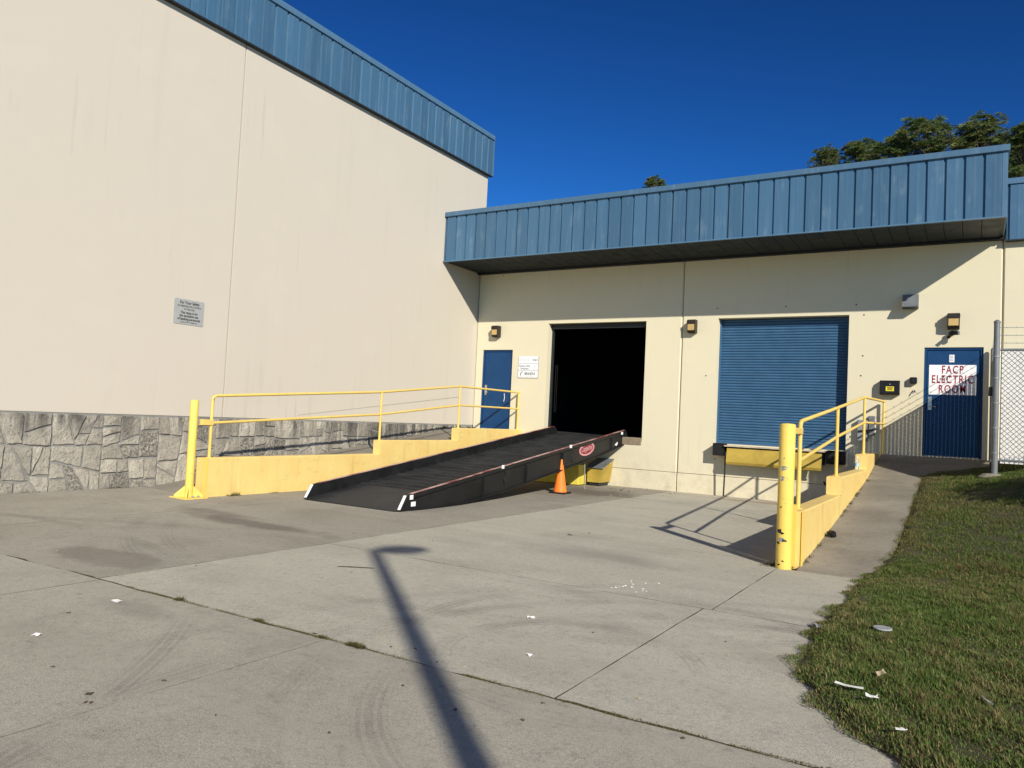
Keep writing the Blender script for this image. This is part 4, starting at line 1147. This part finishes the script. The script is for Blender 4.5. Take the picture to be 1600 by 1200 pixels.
pine('low broad pine left of the middle of the row above canopy', 1345, 218, 36, 74, 5, .55)
pine('dark wide pine just left of the largest pine crown', 1398, 214, 33, 100, 6, .55)
pine('largest round pine crown in the row above the canopy', 1462, 186, 32, 118, 7, .55)
pine('tallest pine right of the largest crown, near the canopy corner', 1543, 178, 31, 76, 8, .55)
pine('pine at right edge with bare branches beyond the canopy corner', 1606, 196, 30, 92, 9, .6)
pine('thin pine showing between canopy corner and lower blue fascia', 1580, 222, 40, 60, 10, .45)

# ------------------------------------------------------------------ grass and weeds
def blades(name, pts, hts, cols, org, wid=.0035, lean=.6, seed=1):
    r = np.random.RandomState(seed); n = len(pts)
    a = r.uniform(0, 2*np.pi, n); ln = r.uniform(.1, 1., n)*lean
    d = np.stack([np.cos(a)*ln, np.sin(a)*ln, np.ones(n)], 1); d /= np.linalg.norm(d, axis=1)[:, None]
    s = np.stack([-np.sin(a), np.cos(a), np.zeros(n)], 1)*(wid*r.uniform(.7, 1.5, n))[:, None]
    h = hts[:, None]
    mid = pts+d*h*.55; bend = np.stack([np.cos(a), np.sin(a), -.25*np.ones(n)], 1)
    tip = mid+(d+bend*r.uniform(.1, .9, (n, 1)))*h*.45
    V = np.stack([pts-s, pts+s, mid+s*.8, mid-s*.8, tip], 1).reshape(-1, 3)
    i = np.arange(n)*5
    F = np.stack([np.stack([i, i+1, i+2], 1), np.stack([i, i+2, i+3], 1), np.stack([i+3, i+2, i+4], 1)], 1).reshape(-1, 3)
    return tinted(name, V, F, np.repeat(cols, 3, 0), LEAF, None, org)
def fbm(x, y, s):
    v = np.zeros_like(x)
    for k, (f, a) in enumerate(((1, 1), (2.3, .6), (5.1, .35))):
        v += a*np.sin(x*s*f*1.7+k*1.3+1.1*np.sin(y*s*f*.9+k))*np.cos(y*s*f*1.3+k*2.1+.9*np.sin(x*s*f+2*k))
    return v
def lawn_pts(n, x0, x1, y0, y1, seed, over=.05):
    r = np.random.RandomState(seed); x = r.uniform(x0, x1, n); y = r.uniform(y0, y1, n)
    e = np.array([edge_x(v) for v in y]); ok = x > e-over*r.uniform(0, 1, n)*np.clip(1+fbm(x, y, 3.), 0, 2)
    ok &= ~((y > -1.95) & (x < 12.25))
    x, y = x[ok], y[ok]; z = np.array([lawn_z(max(a, lerpt(b_, EDGE)+.01), b_) for a, b_ in zip(x, y)])
    return np.stack([x, y, z-.004], 1)
P1 = lawn_pts(240000, 10.7, 12.75, -14.6, -8.0, 1); P2 = lawn_pts(80000, 10.9, 13.0, -8.0, -1.9, 2); P3 = lawn_pts(50000, 12.7, 15.5, -17, -1.0, 3); P4 = lawn_pts(9000, 12.28, 15.5, -1.9, -.02, 4)
PT = np.concatenate([P1, P2, P3, P4]); r = np.random.RandomState(5); n = len(PT)
clump = fbm(PT[:, 0], PT[:, 1], 2.1); fine_ = fbm(PT[:, 0]+7, PT[:, 1], 9.)
ed = PT[:, 0]-np.array([lerpt(v, EDGE) for v in PT[:, 1]])
ht = np.clip(.030+.013*clump+.012*fine_, .010, .08)*r.uniform(.6, 1.5, n)*np.clip(.55+ed*1.6, .55, 1)
dry = np.clip(.24+.20*fbm(PT[:, 0]+3, PT[:, 1]+1, 1.3)+.16*fine_+np.clip(.35-ed, 0, .35)*.6, .03, .8)
green = np.array((.10, .135, .032)); dk = np.array((.05, .085, .02)); straw = np.array((.17, .14, .065)); brown = np.array((.12, .08, .04))
mixg = r.uniform(0, 1, (n, 1)); col = green*mixg+dk*(1-mixg)
isd = r.uniform(0, 1, n) < dry; isb = r.uniform(0, 1, n) < .3
col[isd & ~isb] = straw; col[isd & isb] = brown
col *= r.uniform(1.05, 1.9, (n, 1))
g = blades('grass', PT, ht, col, (11.8, -9, 0), .0024, 1.0, 6); tag(g, 'short patchy green grass beside the sloped path', 'grass', kind='stuff')

def weeds_line(name, label, A, B, n, spread, h0, h1, seed, palette=((.09, .11, .03), (.13, .10, .045), (.20, .16, .08)), zf=gz, gap=.35):
    r = np.random.RandomState(seed); t_ = r.uniform(0, 1, n); A = np.array(A); B = np.array(B)
    L = np.linalg.norm(B-A)
    cl = fbm(t_*L+seed, np.full(n, seed*1.7), 2.4)+.5*fbm(t_*L, np.full(n, 3.), 11.)
    ok = cl > gap; t_ = t_[ok]; cl = cl[ok]; n = len(t_)
    xy = A+(B-A)*t_[:, None]+r.normal(0, spread, (n, 2))
    z = np.array([zf(a, b_) for a, b_ in xy])
    pts = np.concatenate([xy, z[:, None]-.012], 1); pal = np.array(palette)
    c = pal[r.randint(0, len(pal), n)]*r.uniform(.6, 1.2, (n, 1))
    o = blades(name, pts, r.uniform(h0, h1, n)*np.clip(cl, .62, 1.4), c, (pts[0][0], pts[0][1], pts[0][2]), .003, 1.3, seed+1)
    return tag(o, label, 'weeds', kind='stuff')
weeds_line('crack_weeds', 'moss and weeds growing in the long crack across the concrete', (6.1, -13.85), (11.4, -13.85), 26000, .010, .018, .034, 11, gap=-.6)
weeds_line('joint_weeds', 'dry weeds in the joint between brown and grey concrete', (5.78, -8.4), (5.78, -.05), 1600, .012, .006, .02, 12, gap=.1)
weeds_line('wall_weeds', 'weeds along the foot of the long yellow wall', (1.63, -9.3), (1.63, -8.2), 900, .025, .02, .08, 13, gap=.3)
weeds_line('wall_weeds', 'weeds along the foot of the yellow wall beside the path', (10.262, -8.5), (10.262, -2.0), 2600, .018, .015, .06, 14, zf=lambda x, y: rz(y), gap=.1)
weeds_line('wall_weeds', 'dry weeds along the foot of the stone base', (.06, -13.5), (.06, -9.6), 1500, .02, .015, .06, 15, gap=.2)
weeds_line('bollard_weeds', 'weeds in the shade beside the thick chipped bollard', (9.93, -8.72), (10.03, -8.5), 420, .04, .02, .09, 16, gap=-2)
weeds_line('wall_weeds', 'debris and weeds along the foot of the dock wall', (3.6, -.1), (8.6, -.04), 1500, .035, .008, .035, 17, palette=((.12, .08, .045), (.2, .16, .1), (.09, .08, .04)), gap=.05)

# shrub outside the frame on the right; it shades the grass by the fence
sx_, sy_ = 14.3, -5.9; sz_ = lawn_z(sx_, sy_)
t = thing('shrub', (sx_, sy_, sz_), 'leafy round shrub on the lawn just right of the view', 'shrub')
b = MB(); R = random.Random(3)
for k in range(9):
    a = k*.7; b.tube([(sx_, sy_, sz_-.05), (sx_+.3*math.cos(a), sy_+.3*math.sin(a), sz_+.5), (sx_+.6*math.cos(a), sy_+.6*math.sin(a), sz_+1.0)], [.03, .02, .008], 5)
b.build('stem', BARK, t)
npr = np.random.RandomState(4); n = 7000
d = npr.normal(size=(n, 3)); d /= np.linalg.norm(d, axis=1)[:, None]
c = np.array((sx_, sy_, sz_+.85))+d*np.array((.95, .95, .8))*npr.uniform(.45, 1.05, (n, 1))
u = npr.normal(size=(n, 3)); u /= np.linalg.norm(u, axis=1)[:, None]; w = np.cross(u, d); w /= np.linalg.norm(w, axis=1)[:, None]+1e-9
V = np.stack([c-w*.025, c+w*.025, c+u*.09], 1).reshape(-1, 3)
tinted('foliage', V, np.arange(len(V)).reshape(-1, 3), np.array((.05, .085, .02))[None]*npr.uniform(.6, 1.4, (n, 1)), LEAF, t)

# ------------------------------------------------------------------ small things lying about
bx_, by_ = 9.98, -2.9
p = (10.10, -2.70, .926)
t = thing('water_bottle', p, 'clear plastic water bottle standing on the yellow wall step', 'bottle')
MB().lathe(p, [(.028, 0), (.033, .01), (.033, .06), (.030, .08), (.033, .1), (.033, .15), (.022, .185), (.013, .2), (.013, .212)], 16).build('bottle_body', CLEAR, t, True)
MB().lathe((p[0], p[1], p[2]+.06), [(.0338, 0), (.0338, .06)], 16).build('label_band', paint('bottle_label', (.35, .55, .65), .4), t)
MB().lathe((p[0], p[1], p[2]+.213), [(.0145, 0), (.0145, .018)], 12).build('cap', SIGNW, t)
# crumpled black glove-like bag
def lump(name, label, cat, c, r_, mat, seed, flat=.6):
    R = random.Random(seed); b = MB(); n = 12; rows = []
    for i in range(8):
        ph = math.pi*i/7
        rows.append([(c[0]+r_*math.sin(ph)*math.cos(2*math.pi*k/n)*(1+.35*math.sin(seed+i*2+k*1.7)), c[1]+r_*math.sin(ph)*math.sin(2*math.pi*k/n)*(1+.35*math.cos(seed*2+i+k*2.3)), c[2]+r_*flat*(1-math.cos(ph))*(1+.2*math.sin(k*1.9+seed)*math.sin(ph))) for k in range(n)])
        rows[-1].append(rows[-1][0])
    b.strip(rows); return tag(b.build(name, mat, org=c), label, cat)
gp = atX(1299, 829, 10.32); gy = gp.y
lump('plastic_bag', 'crumpled black plastic bag on the path against the yellow wall', 'bag', (10.325, gy, rz(gy)), .055, BLACKP, 3, .85)
def scrap(name, label, cat, px, py, w, l, mat, rot, curl=.01, lawnq=False, group=None):
    if lawnq:
        z = .1
        for _ in range(15):
            q = atZ(px, py, z); z = lawn_z(q.x, q.y)+.03
    else: q = onG(px, py)
    R = random.Random(int(px*7+py)); c, s = math.cos(rot), math.sin(rot); z0 = q.z+.004
    b = MB(); rows = []
    for i in range(4):
        row = []
        for j in range(3):
            u_, v_ = (i/3-.5)*l, (j/2-.5)*w; u_ += R.uniform(-.1, .1)*l*.5; v_ += R.uniform(-.12, .12)*w
            row.append((q.x+u_*c-v_*s, q.y+u_*s+v_*c, z0+curl*R.uniform(0, 1)))
        rows.append(row)
    b.strip(rows); lo_ = [[(p_[0], p_[1], p_[2]-.003) for p_ in r_] for r_ in rows]; b.strip(lo_)
    ring = lambda rr: rr[0]+[r_[-1] for r_ in rr[1:]]+rr[-1][:-1][::-1]+[r_[0] for r_ in rr[1:-1]][::-1]
    A, B = ring(rows), ring(lo_); n_ = len(A); b.add(A+B, [(i, (i+1) % n_, n_+(i+1) % n_, n_+i) for i in range(n_)])
    return tag(b.build(name, mat, org=(q.x, q.y, q.z)), label, cat, group)
PAPER = paint('litter_paper_white', (.74, .73, .70), .8); CARD = paint('litter_tan', (.45, .36, .24), .9); LEAFB = paint('dead_leaf', (.09, .06, .04), .9); PLAST = paint('litter_grey', (.33, .34, .35), .5)
scrap('paper_strip', 'long white paper strip on the grass near the lawn corner', 'litter', 1327, 1073, .03, .14, PAPER, -.1, .008, True)
scrap('paper_scrap', 'crumpled cream paper scrap on grass above the paper strip', 'litter', 1375, 1056, .05, .05, CARD, .5, .035, True)
scrap('paper_scrap', 'torn white paper scrap on grass below the paper strip', 'litter', 1362, 1093, .035, .06, PAPER, .3, .03, True)
q = atZ(1379, 982, .2)
for _ in range(15): q = atZ(1379, 982, lawn_z(q.x, q.y)+.035)
tag(MB().lathe(tuple(q), [(.06, -.004), (.064, .0), (.062, .008), (.05, .009), (.02, .006)], 20).build('jar_lid_litter', PLAST, org=tuple(q)), 'grey round plastic lid lying on the grass', 'litter')
scrap('paper_scrap', 'small white wrapper at the upper part of the lawn', 'litter', 1498, 793, .06, .14, PAPER, .8, .03, True)
scrap('paper_scrap', 'white wrapper at lawn near the right edge, close to the fence shade', 'litter', 1590, 805, .06, .10, PAPER, .4, .04, True)
scrap('paper_scrap', 'tiny white scrap low on the grass near the bottom', 'litter', 1407, 1144, .03, .05, PAPER, .3, .02, True)
scrap('straw_litter', 'thin white drinking straw on the lower lawn', 'litter', 1542, 1096, .008, .12, PAPER, 2.0, .01, True)
scrap('plastic_strip', 'grey plastic strip standing at the lawn edge', 'litter', 1279, 985, .035, .20, PLAST, 2.2, .05)
scrap('stick', 'dark thin stick lying by the lamp shadow', 'stick', 556, 887, .016, .33, LEAFB, .52, .006)
scrap('paper_scrap', 'white scrap in the middle of the grey concrete', 'litter', 830, 966, .03, .06, PAPER, .2, .012)
scrap('paper_scrap', 'white scrap on concrete above the long crack', 'litter', 826, 1024, .025, .05, PAPER, -.4, .012)
scrap('paper_scrap', 'white scrap on concrete beside the left end of the crack', 'litter', 182, 941, .035, .07, PAPER, .1, .012)
scrap('paper_scrap', 'white scrap on the brown concrete at far left', 'litter', 57, 993, .025, .05, PAPER, .6, .012)
scrap('bottle_cap', 'flat dark cap on the concrete at lower left', 'litter', 139, 1085, .03, .03, LEAFB, .6, .004)
scrap('dead_leaf', 'dark leaf on the concrete below the cone', 'leaf', 891, 837, .04, .06, LEAFB, .4, .02)
r_ = random.Random(21)
for k in range(15):
    px_, py_ = 985+r_.gauss(0, 24), 917+r_.gauss(0, 5)
    scrap('plaster_chip', 'tiny white chip in the scatter on concrete in mid frame', 'debris', px_, py_, .010, r_.uniform(.008, .026), PAPER, r_.uniform(0, 3), .006, group='white chips scattered on the concrete')
for k in range(34):
    px_, py_ = r_.uniform(60, 1180), r_.uniform(830, 1160)
    scrap('dead_leaf', 'small dark leaf or twig scattered on the open concrete', 'leaf', px_, py_, r_.uniform(.005, .012), r_.uniform(.01, .03), LEAFB if k % 3 else CARD, r_.uniform(0, 3), .006, group='dead leaves scattered on the concrete')
for k in range(22):
    px_, py_ = r_.uniform(930, 1060), r_.uniform(760, 775)
    scrap('dead_leaf', 'dead leaf in the litter at the foot of the dock wall', 'leaf', px_, py_, r_.uniform(.02, .05), r_.uniform(.03, .09), LEAFB if k % 2 else CARD, r_.uniform(0, 3), .012, group='leaf litter along the dock wall')
